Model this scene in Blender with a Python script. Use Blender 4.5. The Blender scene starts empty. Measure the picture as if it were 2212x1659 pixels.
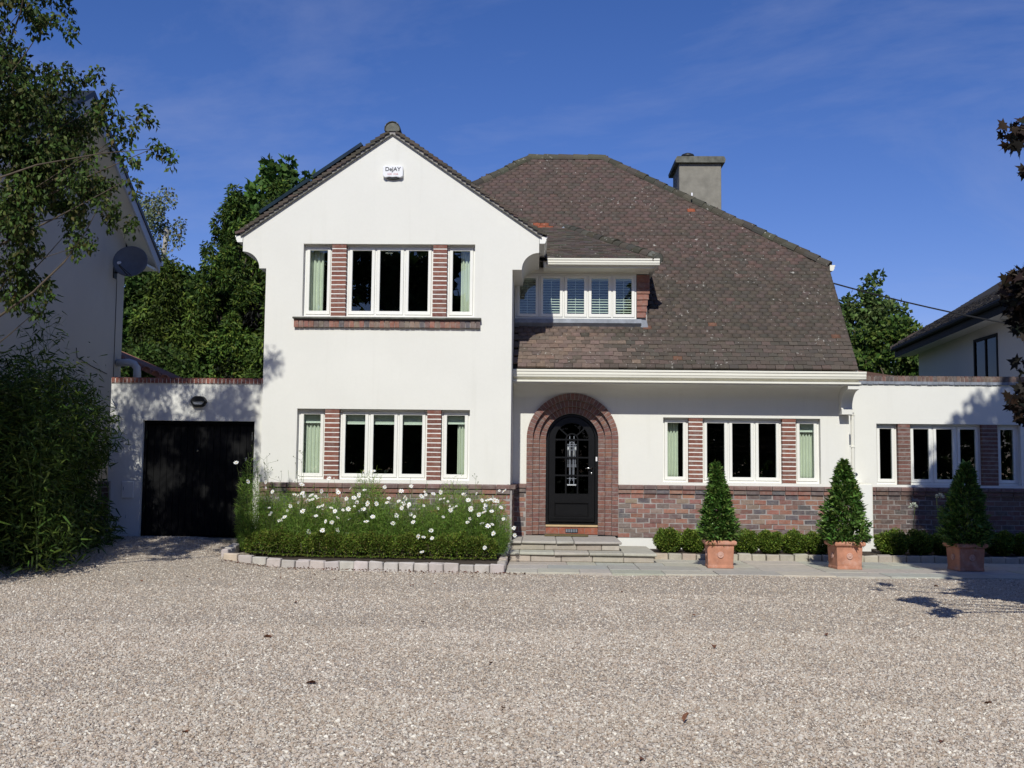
import bpy, bmesh, math, random
import numpy as np
from mathutils import Vector, Matrix
from mathutils.geometry import tessellate_polygon

R = math.radians
random.seed(7)
rng = np.random.default_rng(11)
scene = bpy.context.scene
col = scene.collection

# ------------------------------------------------------------------ camera
cam_d = bpy.data.cameras.new('camera')
cam = bpy.data.objects.new('camera', cam_d)
col.objects.link(cam)
cam_d.sensor_width = 36.0
cam_d.lens = 36.0 * 2300.0 / 2212.0
cam_d.clip_end = 3000.0
cam_d.clip_start = 0.05
CAMZ = 1.45
cam.matrix_world = (Matrix.Translation((0, 0, CAMZ)) @ Matrix.Rotation(R(1.5), 4, 'Z')
                    @ Matrix.Rotation(R(90 + 4.56), 4, 'X') @ Matrix.Rotation(R(0.6), 4, 'Z'))
scene.camera = cam

# ------------------------------------------------------------------ sky and sun
SUN_EL, SUN_AZ = 39.0, 5.0            # azimuth: degrees to the left of straight behind the camera
world = bpy.data.worlds.new('World')
scene.world = world
world.use_nodes = True
wt = world.node_tree
wt.nodes.clear()
w_out = wt.nodes.new('ShaderNodeOutputWorld')
w_bg = wt.nodes.new('ShaderNodeBackground')
w_sky = wt.nodes.new('ShaderNodeTexSky')
w_sky.sky_type = 'NISHITA'
w_sky.sun_disc = False
w_sky.sun_elevation = R(SUN_EL)
w_sky.sun_rotation = R(180.0 + SUN_AZ)
w_sky.altitude = 0.0
w_sky.air_density = 1.0
w_sky.dust_density = 0.15
w_sky.ozone_density = 4.0
w_bg.inputs['Strength'].default_value = 0.10
# thin cirrus all over the dome
w_tc = wt.nodes.new('ShaderNodeTexCoord')
w_map = wt.nodes.new('ShaderNodeMapping')
w_map.inputs['Scale'].default_value = (1.3, 1.8, 4.2)
w_map.inputs['Location'].default_value = (0.35, 0.1, 0.8)
w_map.inputs['Rotation'].default_value = (0.25, 0.35, 0.6)
w_n = wt.nodes.new('ShaderNodeTexNoise')
w_n.inputs['Scale'].default_value = 1.3
w_n.inputs['Detail'].default_value = 9.0
w_n.inputs['Roughness'].default_value = 0.62
w_n.inputs['Distortion'].default_value = 0.6
w_r = wt.nodes.new('ShaderNodeMapRange')
w_r.inputs['From Min'].default_value = 0.50
w_r.inputs['From Max'].default_value = 0.80
w_r.inputs['To Min'].default_value = 0.0
w_r.inputs['To Max'].default_value = 0.36
w_mix = wt.nodes.new('ShaderNodeMixRGB')
w_mix.inputs['Color2'].default_value = (4.2, 4.6, 6.6, 1)
w_hs = wt.nodes.new('ShaderNodeHueSaturation')
w_hs.inputs['Saturation'].default_value = 1.22
w_hs.inputs['Value'].default_value = 1.0
wt.links.new(w_tc.outputs['Generated'], w_map.inputs['Vector'])
wt.links.new(w_map.outputs['Vector'], w_n.inputs['Vector'])
wt.links.new(w_n.outputs['Fac'], w_r.inputs['Value'])
wt.links.new(w_r.outputs['Result'], w_mix.inputs['Fac'])
wt.links.new(w_sky.outputs['Color'], w_hs.inputs['Color'])
w_gr = wt.nodes.new('ShaderNodeMixRGB')
w_gr.blend_type = 'MULTIPLY'
w_gr.inputs['Fac'].default_value = 1.0
w_gr.inputs['Color2'].default_value = (0.90, 0.735, 1.0, 1)
wt.links.new(w_hs.outputs['Color'], w_gr.inputs['Color1'])
wt.links.new(w_gr.outputs['Color'], w_mix.inputs['Color1'])
wt.links.new(w_mix.outputs['Color'], w_bg.inputs['Color'])
wt.links.new(w_bg.outputs['Background'], w_out.inputs['Surface'])

sun_d = bpy.data.lights.new('sun', 'SUN')
sun_d.energy = 4.1
sun_d.angle = R(0.53)
sun_d.color = (0.985, 0.968, 0.885)
sun = bpy.data.objects.new('sun', sun_d)
col.objects.link(sun)
to_sun = Vector((-math.sin(R(SUN_AZ)) * math.cos(R(SUN_EL)), -math.cos(R(SUN_AZ)) * math.cos(R(SUN_EL)), math.sin(R(SUN_EL))))
sun.rotation_euler = to_sun.to_track_quat('Z', 'Y').to_euler()
sun.location = to_sun * 60

scene.view_settings.view_transform = 'Standard'
scene.view_settings.look = 'None'
scene.view_settings.gamma = 1.0
scene.view_settings.use_curve_mapping = False
scene.view_settings.exposure = 0.0

# ------------------------------------------------------------------ materials
M = {}

def new_mat(name):
    m = bpy.data.materials.new(name)
    m.use_nodes = True
    nt = m.node_tree
    b = nt.nodes['Principled BSDF']
    M[name] = m
    return m, nt, b

def N(nt, typ, **kw):
    n = nt.nodes.new(typ)
    for k, v in kw.items():
        if k in n.inputs.keys():
            n.inputs[k].default_value = v
        else:
            setattr(n, k, v)
    return n

def mixc(nt, fac, a, b, blend='MIX'):
    n = nt.nodes.new('ShaderNodeMixRGB')
    n.blend_type = blend
    for sock, val in (('Fac', fac), ('Color1', a), ('Color2', b)):
        if hasattr(val, 'is_output'):
            nt.links.new(val, n.inputs[sock])
        elif sock == 'Fac':
            n.inputs[sock].default_value = val
        else:
            n.inputs[sock].default_value = (*val[:3], 1)
    return n.outputs['Color']

def noise(nt, scale, detail=4, rough=0.55, vec=None, dist=0.0):
    n = N(nt, 'ShaderNodeTexNoise', Scale=scale, Detail=detail, Roughness=rough, Distortion=dist)
    if vec is None:
        g = nt.nodes.new('ShaderNodeNewGeometry')
        vec = g.outputs['Position']
    nt.links.new(vec, n.inputs['Vector'])
    return n.outputs['Fac']

def remap(nt, v, a, b, c=0.0, d=1.0):
    n = N(nt, 'ShaderNodeMapRange')
    n.inputs['From Min'].default_value = a
    n.inputs['From Max'].default_value = b
    n.inputs['To Min'].default_value = c
    n.inputs['To Max'].default_value = d
    nt.links.new(v, n.inputs['Value'])
    return n.outputs['Result']

def bump(nt, b, h, strength=0.3, dist=0.01):
    n = N(nt, 'ShaderNodeBump', Strength=strength, Distance=dist)
    nt.links.new(h, n.inputs['Height'])
    nt.links.new(n.outputs['Normal'], b.inputs['Normal'])

def simple(name, c, rough=0.6, var=0.12, vscale=6.0, bumps=0.0, bscale=80.0, spec=0.4, metal=0.0):
    m, nt, b = new_mat(name)
    f = noise(nt, vscale, 5)
    lo = tuple(x * (1 - var) for x in c)
    hi = tuple(min(1, x * (1 + var)) for x in c)
    nt.links.new(mixc(nt, remap(nt, f, 0.3, 0.7), lo, hi), b.inputs['Base Color'])
    b.inputs['Roughness'].default_value = rough
    b.inputs['Specular IOR Level'].default_value = spec
    b.inputs['Metallic'].default_value = metal
    if bumps:
        bump(nt, b, noise(nt, bscale, 5, 0.65), bumps, 0.006)
    return m

def render_mat(name, c):
    m, nt, b = new_mat(name)
    big = remap(nt, noise(nt, 0.9, 5, 0.6), 0.35, 0.7)
    fine = remap(nt, noise(nt, 22.0, 4, 0.6), 0.3, 0.7)
    c1 = mixc(nt, big, tuple(x * 0.955 for x in c), c)
    c2 = mixc(nt, 0.05, c1, (0.42, 0.39, 0.33))
    geo = N(nt, 'ShaderNodeNewGeometry')
    mp = N(nt, 'ShaderNodeMapping')
    mp.inputs['Scale'].default_value = (7.0, 7.0, 0.5)
    nt.links.new(geo.outputs['Position'], mp.inputs['Vector'])
    streak = remap(nt, noise(nt, 1.0, 5, 0.6, mp.outputs['Vector']), 0.56, 0.78, 0, 0.10)
    c3 = mixc(nt, streak, c2, (0.40, 0.38, 0.31))
    c4 = mixc(nt, remap(nt, fine, 0, 1, 0, 0.035), c3, (0.35, 0.33, 0.3))
    nt.links.new(c4, b.inputs['Base Color'])
    b.inputs['Roughness'].default_value = 0.85
    b.inputs['Specular IOR Level'].default_value = 0.15
    h = mixc(nt, 0.5, mixc(nt, 1, noise(nt, 140, 3, 0.7), noise(nt, 140, 3, 0.7)), noise(nt, 2.2, 3, 0.5))
    bump(nt, b, h, 0.28, 0.012)
    return m

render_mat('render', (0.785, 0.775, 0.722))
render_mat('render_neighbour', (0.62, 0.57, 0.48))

def colour_source(nt, kind):
    if kind == 'object':
        return N(nt, 'ShaderNodeObjectInfo').outputs['Color']
    a = N(nt, 'ShaderNodeAttribute')
    a.attribute_name = 'Col'
    return a.outputs['Color']

def brick_mat(name, kind='object', weather=0.5):
    m, nt, b = new_mat(name)
    src = colour_source(nt, kind)
    f = noise(nt, 32.0, 6, 0.7)
    c = mixc(nt, remap(nt, f, 0.35, 0.72, 0.0, 0.6), src, (0.15, 0.10, 0.085), 'MIX')
    g = remap(nt, noise(nt, 14.0, 6, 0.65), 0.46, 0.70, 0, weather * 0.75)
    c = mixc(nt, g, c, (0.33, 0.30, 0.27))
    nt.links.new(c, b.inputs['Base Color'])
    b.inputs['Roughness'].default_value = 0.85
    b.inputs['Specular IOR Level'].default_value = 0.2
    bump(nt, b, noise(nt, 90, 5, 0.7), 0.5, 0.006)
    return m

brick_mat('brick')
brick_mat('brick_joined', 'attr')

def tile_mat(name, kind):
    m, nt, b = new_mat(name)
    src = colour_source(nt, kind)
    f = noise(nt, 26.0, 6, 0.7)
    c = mixc(nt, remap(nt, f, 0.35, 0.72, 0.0, 0.5), src, (0.055, 0.048, 0.04))
    l1 = noise(nt, 17.0, 4, 0.6)
    l2 = noise(nt, 1.4, 3, 0.6)
    n = N(nt, 'ShaderNodeMath', operation='MULTIPLY_ADD')
    nt.links.new(l2, n.inputs[0]); n.inputs[1].default_value = 0.22
    nt.links.new(l1, n.inputs[2])
    lich = remap(nt, n.outputs[0], 0.765, 0.815, 0, 0.85)
    c = mixc(nt, lich, c, (0.42, 0.40, 0.36))
    moss = remap(nt, noise(nt, 5.0, 6, 0.7), 0.6, 0.75, 0, 0.5)
    c = mixc(nt, moss, c, (0.075, 0.07, 0.045))
    nt.links.new(c, b.inputs['Base Color'])
    b.inputs['Roughness'].default_value = 0.9
    b.inputs['Specular IOR Level'].default_value = 0.15
    bump(nt, b, noise(nt, 70, 5, 0.75), 0.6, 0.008)
    return m

tile_mat('tile', 'object')
tile_mat('tile_joined', 'attr')
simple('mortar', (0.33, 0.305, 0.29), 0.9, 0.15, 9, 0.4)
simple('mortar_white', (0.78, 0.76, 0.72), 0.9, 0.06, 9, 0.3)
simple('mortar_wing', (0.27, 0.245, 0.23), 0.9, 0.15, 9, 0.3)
simple('mortar_dark', (0.36, 0.33, 0.31), 0.9, 0.15, 9, 0.3)
simple('white_frame', (0.80, 0.79, 0.74), 0.35, 0.02, 3, spec=0.5)
simple('cream_paint', (0.77, 0.75, 0.66), 0.45, 0.04, 3, spec=0.4)
simple('white_plastic', (0.82, 0.82, 0.84), 0.3, 0.02, 3, spec=0.5)
simple('black_paint', (0.0055, 0.0055, 0.006), 0.32, 0.15, 8, spec=0.3)
simple('black_matt', (0.0055, 0.0055, 0.006), 0.7, 0.3, 5, spec=0.15)
simple('underlay', (0.03, 0.026, 0.023), 0.95, 0.3, 8)
simple('concrete_cap', (0.13, 0.13, 0.11), 0.95, 0.35, 9, 0.6)
simple('concrete_render', (0.235, 0.22, 0.185), 0.95, 0.16, 7, 0.5, 60)
simple('lead', (0.23, 0.25, 0.29), 0.45, 0.25, 7, spec=0.5)
simple('steel', (0.62, 0.62, 0.62), 0.25, 0.05, 3, metal=1.0)
simple('dish_grey', (0.15, 0.155, 0.16), 0.55, 0.12, 6)
simple('dark_metal', (0.02, 0.021, 0.022), 0.45, 0.2, 6)
simple('terracotta', (0.45, 0.205, 0.13), 0.8, 0.22, 7, 0.3, 60)
simple('room', (0.055, 0.055, 0.05), 0.9, 0.2, 1.2)  # near-black lining: the dimness of the rooms is put into the colour
simple('curtain', (0.70, 0.70, 0.62), 0.9, 0.05, 4)
simple('blind', (0.60, 0.62, 0.58), 0.7, 0.04, 4)
simple('blind_bar', (0.85, 0.85, 0.82), 0.5, 0.02, 4)
simple('wood_threshold', (0.55, 0.40, 0.22), 0.6, 0.1, 12)
simple('mat_bristle', (0.12, 0.095, 0.045), 1.0, 0.3, 60, 0.8, 200)
simple('soil', (0.055, 0.04, 0.028), 1.0, 0.45, 14, 1.0, 40)
simple('bark', (0.09, 0.07, 0.05), 0.95, 0.35, 9, 0.8, 30)
simple('birch_bark', (0.26, 0.24, 0.21), 0.9, 0.4, 7, 0.4, 30)
simple('stem', (0.10, 0.14, 0.04), 0.8, 0.3, 9)
simple('grass', (0.05, 0.085, 0.025), 1.0, 0.4, 3, 0.6, 30)
simple('petal', (0.86, 0.86, 0.83), 0.6, 0.02, 20)
simple('pollen', (0.65, 0.42, 0.04), 0.8, 0.2, 40)
simple('ink', (0.03, 0.03, 0.035), 0.6, 0.05, 20)
simple('ink_red', (0.62, 0.33, 0.34), 0.6, 0.05, 20)
simple('cable_rubber', (0.015, 0.015, 0.016), 0.6, 0.1, 10)
simple('pantile', (0.36, 0.16, 0.11), 0.85, 0.25, 9, 0.4)
simple('grey_pvc', (0.50, 0.51, 0.52), 0.5, 0.06, 5)
simple('lamp_glass', (0.45, 0.47, 0.48), 0.25, 0.05, 9)

def stone_mat(name, kind='object'):
    m, nt, b = new_mat(name)
    src = colour_source(nt, kind)
    f = noise(nt, 7.0, 6, 0.65)
    c = mixc(nt, remap(nt, f, 0.4, 0.75, 0, 0.45), src, (0.22, 0.205, 0.17))
    g = remap(nt, noise(nt, 45.0, 5, 0.7), 0.4, 0.75, 0, 0.35)
    c = mixc(nt, g, c, (0.50, 0.48, 0.44))
    nt.links.new(c, b.inputs['Base Color'])
    b.inputs['Roughness'].default_value = 0.85
    b.inputs['Specular IOR Level'].default_value = 0.25
    bump(nt, b, noise(nt, 30, 6, 0.7), 0.35, 0.012)
    return m

stone_mat('stone')

def leaf_mat(name, trans=0.30, rough=0.55, spec=0.18):
    m, nt, b = new_mat(name)
    a = N(nt, 'ShaderNodeAttribute')
    a.attribute_name = 'Col'
    nt.links.new(a.outputs['Color'], b.inputs['Base Color'])
    b.inputs['Roughness'].default_value = rough
    b.inputs['Specular IOR Level'].default_value = spec
    t = N(nt, 'ShaderNodeBsdfTranslucent')
    tc = mixc(nt, 0.5, a.outputs['Color'], (1.3, 1.5, 0.5), 'MULTIPLY')
    nt.links.new(a.outputs['Color'], t.inputs['Color'])
    mx = N(nt, 'ShaderNodeMixShader')
    mx.inputs['Fac'].default_value = trans
    nt.links.new(b.outputs['BSDF'], mx.inputs[1])
    nt.links.new(t.outputs['BSDF'], mx.inputs[2])
    nt.links.new(mx.outputs['Shader'], nt.nodes['Material Output'].inputs['Surface'])
    return m

leaf_mat('leaf')
leaf_mat('leaf_fine', 0.42, 0.6, 0.12)
leaf_mat('leaf_gloss', 0.22, 0.38, 0.35)
leaf_mat('leaf_dark', 0.10, 0.6, 0.12)

def glass_mat(name, tint, base=0.05):
    m, nt, b = new_mat(name)
    nt.nodes.remove(b)
    tr = N(nt, 'ShaderNodeBsdfTransparent')
    tr.inputs['Color'].default_value = (*tint, 1)
    gl = N(nt, 'ShaderNodeBsdfGlossy')
    gl.inputs['Roughness'].default_value = 0.0
    gl.inputs['Color'].default_value = (0.9, 0.95, 0.93, 1)
    lw = N(nt, 'ShaderNodeLayerWeight')
    pw = N(nt, 'ShaderNodeMath', operation='POWER')
    nt.links.new(lw.outputs['Facing'], pw.inputs[0]); pw.inputs[1].default_value = 5.0
    fr = remap(nt, pw.outputs[0], 0.0, 1.0, base, 0.95)
    mx = N(nt, 'ShaderNodeMixShader')
    nt.links.new(fr, mx.inputs['Fac'])
    nt.links.new(tr.outputs['BSDF'], mx.inputs[1])
    nt.links.new(gl.outputs['BSDF'], mx.inputs[2])
    nt.links.new(mx.outputs['Shader'], nt.nodes['Material Output'].inputs['Surface'])
    return m

glass_mat('glass', (0.92, 0.965, 0.93), 0.055)
glass_mat('door_glass', (0.10, 0.11, 0.11), 0.012)

def solar_mat():
    m, nt, b = new_mat('solar')
    nt.links.new(mixc(nt, remap(nt, noise(nt, 3, 3), 0.3, 0.7), (0.012, 0.02, 0.03), (0.02, 0.035, 0.045)), b.inputs['Base Color'])
    b.inputs['Roughness'].default_value = 0.15
    return m
solar_mat()

def gravel_sheet():
    m, nt, b = new_mat('gravel')
    geo = N(nt, 'ShaderNodeNewGeometry')
    v = N(nt, 'ShaderNodeTexVoronoi', Scale=78.0)
    nt.links.new(geo.outputs['Position'], v.inputs['Vector'])
    sep = N(nt, 'ShaderNodeSeparateColor')
    nt.links.new(v.outputs['Color'], sep.inputs['Color'])
    ramp = N(nt, 'ShaderNodeValToRGB')
    cr = ramp.color_ramp
    cr.elements[0].position = 0.0; cr.elements[0].color = (0.24, 0.20, 0.17, 1)
    cr.elements[1].position = 1.0; cr.elements[1].color = (0.78, 0.72, 0.65, 1)
    for p, c in ((0.15, (0.31, 0.24, 0.195)), (0.4, (0.46, 0.39, 0.335)), (0.7, (0.54, 0.48, 0.425))):
        e = cr.elements.new(p); e.color = (*c, 1)
    nt.links.new(sep.outputs['Red'], ramp.inputs['Fac'])
    big = remap(nt, noise(nt, 0.5, 5, 0.6), 0.35, 0.7)
    c = mixc(nt, big, mixc(nt, 1.0, ramp.outputs['Color'], (0.95, 0.925, 0.86), 'MULTIPLY'), mixc(nt, 1.0, ramp.outputs['Color'], (1.03, 1.02, 0.97), 'MULTIPLY'))
    d = remap(nt, v.outputs['Distance'], 0.25, 0.75, 1.0, 0.0)
    nt.links.new(c, b.inputs['Base Color'])
    b.inputs['Roughness'].default_value = 0.9
    b.inputs['Specular IOR Level'].default_value = 0.2
    bump(nt, b, d, 0.9, 0.012)
    # separate stones
    m, nt, b = new_mat('pebble')
    a = N(nt, 'ShaderNodeAttribute')
    a.attribute_name = 'tone'
    a.attribute_type = 'INSTANCER'
    ramp = N(nt, 'ShaderNodeValToRGB')
    cr = ramp.color_ramp
    cr.elements[0].position = 0.0; cr.elements[0].color = (0.29, 0.245, 0.21, 1)
    cr.elements[1].position = 1.0; cr.elements[1].color = (0.82, 0.78, 0.72, 1)
    for p, c in ((0.06, (0.34, 0.265, 0.215)), (0.18, (0.45, 0.365, 0.30)), (0.42, (0.48, 0.41, 0.355)), (0.62, (0.55, 0.48, 0.425)), (0.74, (0.49, 0.455, 0.425)), (0.9, (0.64, 0.58, 0.52))):
        e = cr.elements.new(p); e.color = (*c, 1)
    nt.links.new(a.outputs['Fac'], ramp.inputs['Fac'])
    nt.links.new(mixc(nt, 1.0, ramp.outputs['Color'], mixc(nt, remap(nt, noise(nt, 0.7, 5, 0.6), 0.35, 0.68), (0.95, 0.935, 0.865), (1.04, 1.035, 0.985)), 'MULTIPLY'), b.inputs['Base Color'])
    b.inputs['Roughness'].default_value = 0.8
    b.inputs['Specular IOR Level'].default_value = 0.3
gravel_sheet()

# ------------------------------------------------------------------ mesh helpers
class MB:
    def __init__(self):
        self.v, self.f, self.c = [], [], []
    def add(self, vs, fs, c=None):
        o = len(self.v)
        self.v.extend([tuple(p) for p in vs])
        for f in fs:
            self.f.append(tuple(i + o for i in f))
            self.c.append(c if c else (0.5, 0.5, 0.5))
        return self
    def box(self, x0, x1, y0, y1, z0, z1, c=None):
        vs = [(x0, y0, z0), (x1, y0, z0), (x1, y1, z0), (x0, y1, z0), (x0, y0, z1), (x1, y0, z1), (x1, y1, z1), (x0, y1, z1)]
        return self.add(vs, [(0, 3, 2, 1), (4, 5, 6, 7), (0, 1, 5, 4), (1, 2, 6, 5), (2, 3, 7, 6), (3, 0, 4, 7)], c)
    def quad(self, a, b, c_, d, c=None):
        return self.add([a, b, c_, d], [(0, 1, 2, 3)], c)
    def prism(self, poly, axis, a0, a1, c=None, holes=()):
        # poly: list of 2-D points in the plane normal to axis ('X': (y,z), 'Y': (x,z), 'Z': (x,y))
        def p3(p, a):
            if axis == 'X': return (a, p[0], p[1])
            if axis == 'Y': return (p[0], a, p[1])
            return (p[0], p[1], a)
        loops = [list(poly)] + [list(h) for h in holes]
        flat = [p for l in loops for p in l]
        tris = tessellate_polygon([[Vector((p[0], p[1], 0)) for p in l] for l in loops])
        n = len(flat)
        vs = [p3(p, a0) for p in flat] + [p3(p, a1) for p in flat]
        fs = []
        for t in tris:
            fs.append(tuple(t)); fs.append(tuple(i + n for i in reversed(t)))
        o = 0
        for l in loops:
            k = len(l)
            for i in range(k):
                j = (i + 1) % k
                fs.append((o + i, o + j, o + j + n, o + i + n))
            o += k
        return self.add(vs, fs, c)
    def tube(self, pts, rad, seg=8, c=None, caps=True):
        pts = [Vector(p) for p in pts]
        rad = [rad] * len(pts) if not hasattr(rad, '__len__') else rad
        vs, fs = [], []
        ref = Vector((0.31, 0.17, 0.93))
        for i, p in enumerate(pts):
            t = (pts[min(i + 1, len(pts) - 1)] - pts[max(i - 1, 0)]).normalized()
            if abs(t.dot(ref)) > 0.95: r2 = Vector((1, 0, 0))
            else: r2 = ref
            a = t.cross(r2).normalized(); b = t.cross(a)
            for k in range(seg):
                an = 2 * math.pi * k / seg
                vs.append(p + (a * math.cos(an) + b * math.sin(an)) * rad[i])
        for i in range(len(pts) - 1):
            for k in range(seg):
                k2 = (k + 1) % seg
                fs.append((i * seg + k, i * seg + k2, (i + 1) * seg + k2, (i + 1) * seg + k))
        if caps:
            fs.append(tuple(range(seg))[::-1])
            fs.append(tuple((len(pts) - 1) * seg + k for k in range(seg)))
        return self.add(vs, fs, c)
    def lathe(self, prof, seg=24, centre=(0, 0, 0), c=None):
        vs, fs = [], []
        for r, z in prof:
            for k in range(seg):
                a = 2 * math.pi * k / seg
                vs.append((centre[0] + r * math.cos(a), centre[1] + r * math.sin(a), centre[2] + z))
        for i in range(len(prof) - 1):
            for k in range(seg):
                k2 = (k + 1) % seg
                fs.append((i * seg + k, i * seg + k2, (i + 1) * seg + k2, (i + 1) * seg + k))
        return self.add(vs, fs, c)
    def mesh(self, name, mat, smooth=False, bevel=0.0):
        me = bpy.data.meshes.new(name)
        me.from_pydata(self.v, [], self.f)
        if mat: me.materials.append(M[mat])
        at = me.attributes.new('Col', 'FLOAT_COLOR', 'FACE')
        at.data.foreach_set('color', np.array([(*c[:3], 1.0) for c in self.c], dtype=np.float32).ravel())
        bm = bmesh.new(); bm.from_mesh(me)
        bmesh.ops.recalc_face_normals(bm, faces=bm.faces)
        if bevel:
            bmesh.ops.bevel(bm, geom=[e for e in bm.edges if e.calc_face_angle(0) > 0.6], offset=bevel, segments=1, affect='EDGES', profile=0.5)
        bm.to_mesh(me); bm.free()
        if smooth:
            me.polygons.foreach_set('use_smooth', [True] * len(me.polygons))
        me.update()
        return me

def root_inv(p):
    return Matrix.Translation(-p.location)

def put(name, me, parent=None, mw=None, colour=None):
    o = bpy.data.objects.new(name, me)
    col.objects.link(o)
    if parent is not None:
        o.parent = parent
        if parent.get('is_root') is not None:
            o.matrix_parent_inverse = parent.matrix_basis.inverted()
    if mw is not None:
        o.matrix_basis = mw
    if colour is not None:
        o.color = (*colour[:3], 1)
    return o

def part(name, mb, mat, parent=None, smooth=False, bevel=0.0):
    return put(name, mb.mesh(name, mat, smooth, bevel), parent)

ROOTS = []
def thing(name, label, cat, loc, rotz=0.0, group=None, local=False):
    """Empty at the thing's base. Parts are given in world coordinates unless local."""
    o = bpy.data.objects.new(name, None)
    col.objects.link(o)
    o.empty_display_size = 0.2
    o.matrix_basis = Matrix.Translation(loc) @ Matrix.Rotation(rotz, 4, 'Z')
    o['label'] = label; o['category'] = cat
    if group: o['group'] = group
    if not local:
        o['is_root'] = 1
        ROOTS.append(o)
    return o

def tag(o, label, cat, group=None):
    o['label'] = label; o['category'] = cat
    if group: o['group'] = group
    return o

def structure(o):
    o['kind'] = 'structure'
    return o

def jit(c, a=0.12):
    f = 1 + random.uniform(-a, a)
    return tuple(max(0.0, x * f * (1 + random.uniform(-a, a) * 0.4)) for x in c)

def arr_mesh(name, V, F, C=None, mat=None, smooth=False):
    """fast mesh from numpy arrays; F is (n,k) with constant k; C is a colour per face"""
    me = bpy.data.meshes.new(name)
    n, k = F.shape
    me.vertices.add(len(V)); me.vertices.foreach_set('co', V.astype(np.float32).ravel())
    me.loops.add(n * k); me.loops.foreach_set('vertex_index', F.astype(np.int32).ravel())
    me.polygons.add(n)
    me.polygons.foreach_set('loop_start', np.arange(0, n * k, k, dtype=np.int32))
    me.polygons.foreach_set('loop_total', np.full(n, k, dtype=np.int32))
    if mat: me.materials.append(M[mat])
    me.update(calc_edges=True)
    if C is not None:
        at = me.attributes.new('Col', 'FLOAT_COLOR', 'FACE')
        at.data.foreach_set('color', np.concatenate([C, np.ones((n, 1))], 1).astype(np.float32).ravel())
    if smooth:
        me.polygons.foreach_set('use_smooth', [True] * n)
    return me

# ------------------------------------------------------------------ ground
D1, D2, D3, DG = 17.4, 18.9, 19.6, 17.6

def sst(a, b, x):
    t = np.clip((x - a) / (b - a), 0, 1)
    return t * t * (3 - 2 * t)

def gz(x, y):
    base = 0.30 * sst(-3.4, -5.8, np.asarray(x, float)) * sst(13.3, 17.3, np.asarray(y, float)) - 0.025
    return base

def grid_mesh(name, x0, x1, y0, y1, nx, ny, zf, mat):
    xs = np.linspace(x0, x1, nx); ys = np.linspace(y0, y1, ny)
    X, Y = np.meshgrid(xs, ys)
    Z = zf(X, Y)
    V = np.stack([X.ravel(), Y.ravel(), Z.ravel()], 1)
    i = np.arange(nx * ny).reshape(ny, nx)
    F = np.stack([i[:-1, :-1].ravel(), i[:-1, 1:].ravel(), i[1:, 1:].ravel(), i[1:, :-1].ravel()], 1)
    return arr_mesh(name, V, F, None, mat, True)

structure(put('ground', grid_mesh('ground', -600, 600, -600, 900, 41, 41, lambda x, y: -0.12 + 0 * x, 'grass')))

def drive_z(x, y):
    r = np.random.default_rng(3)
    und = 0.007 * np.sin(x * 1.7 + 0.6 * y) + 0.006 * np.sin(y * 2.3 - x * 0.5) + 0.004 * np.sin(x * 5.1 + 1.3 * np.sin(y * 0.8)) + 0.003 * np.sin(y * 6.3 + x * 2.2)
    return gz(x, y) + und * (y < 16)
structure(put('gravel_drive', grid_mesh('gravel_drive', -11, 11.5, -9, 20.5, 181, 237, drive_z, 'gravel')))

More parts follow.
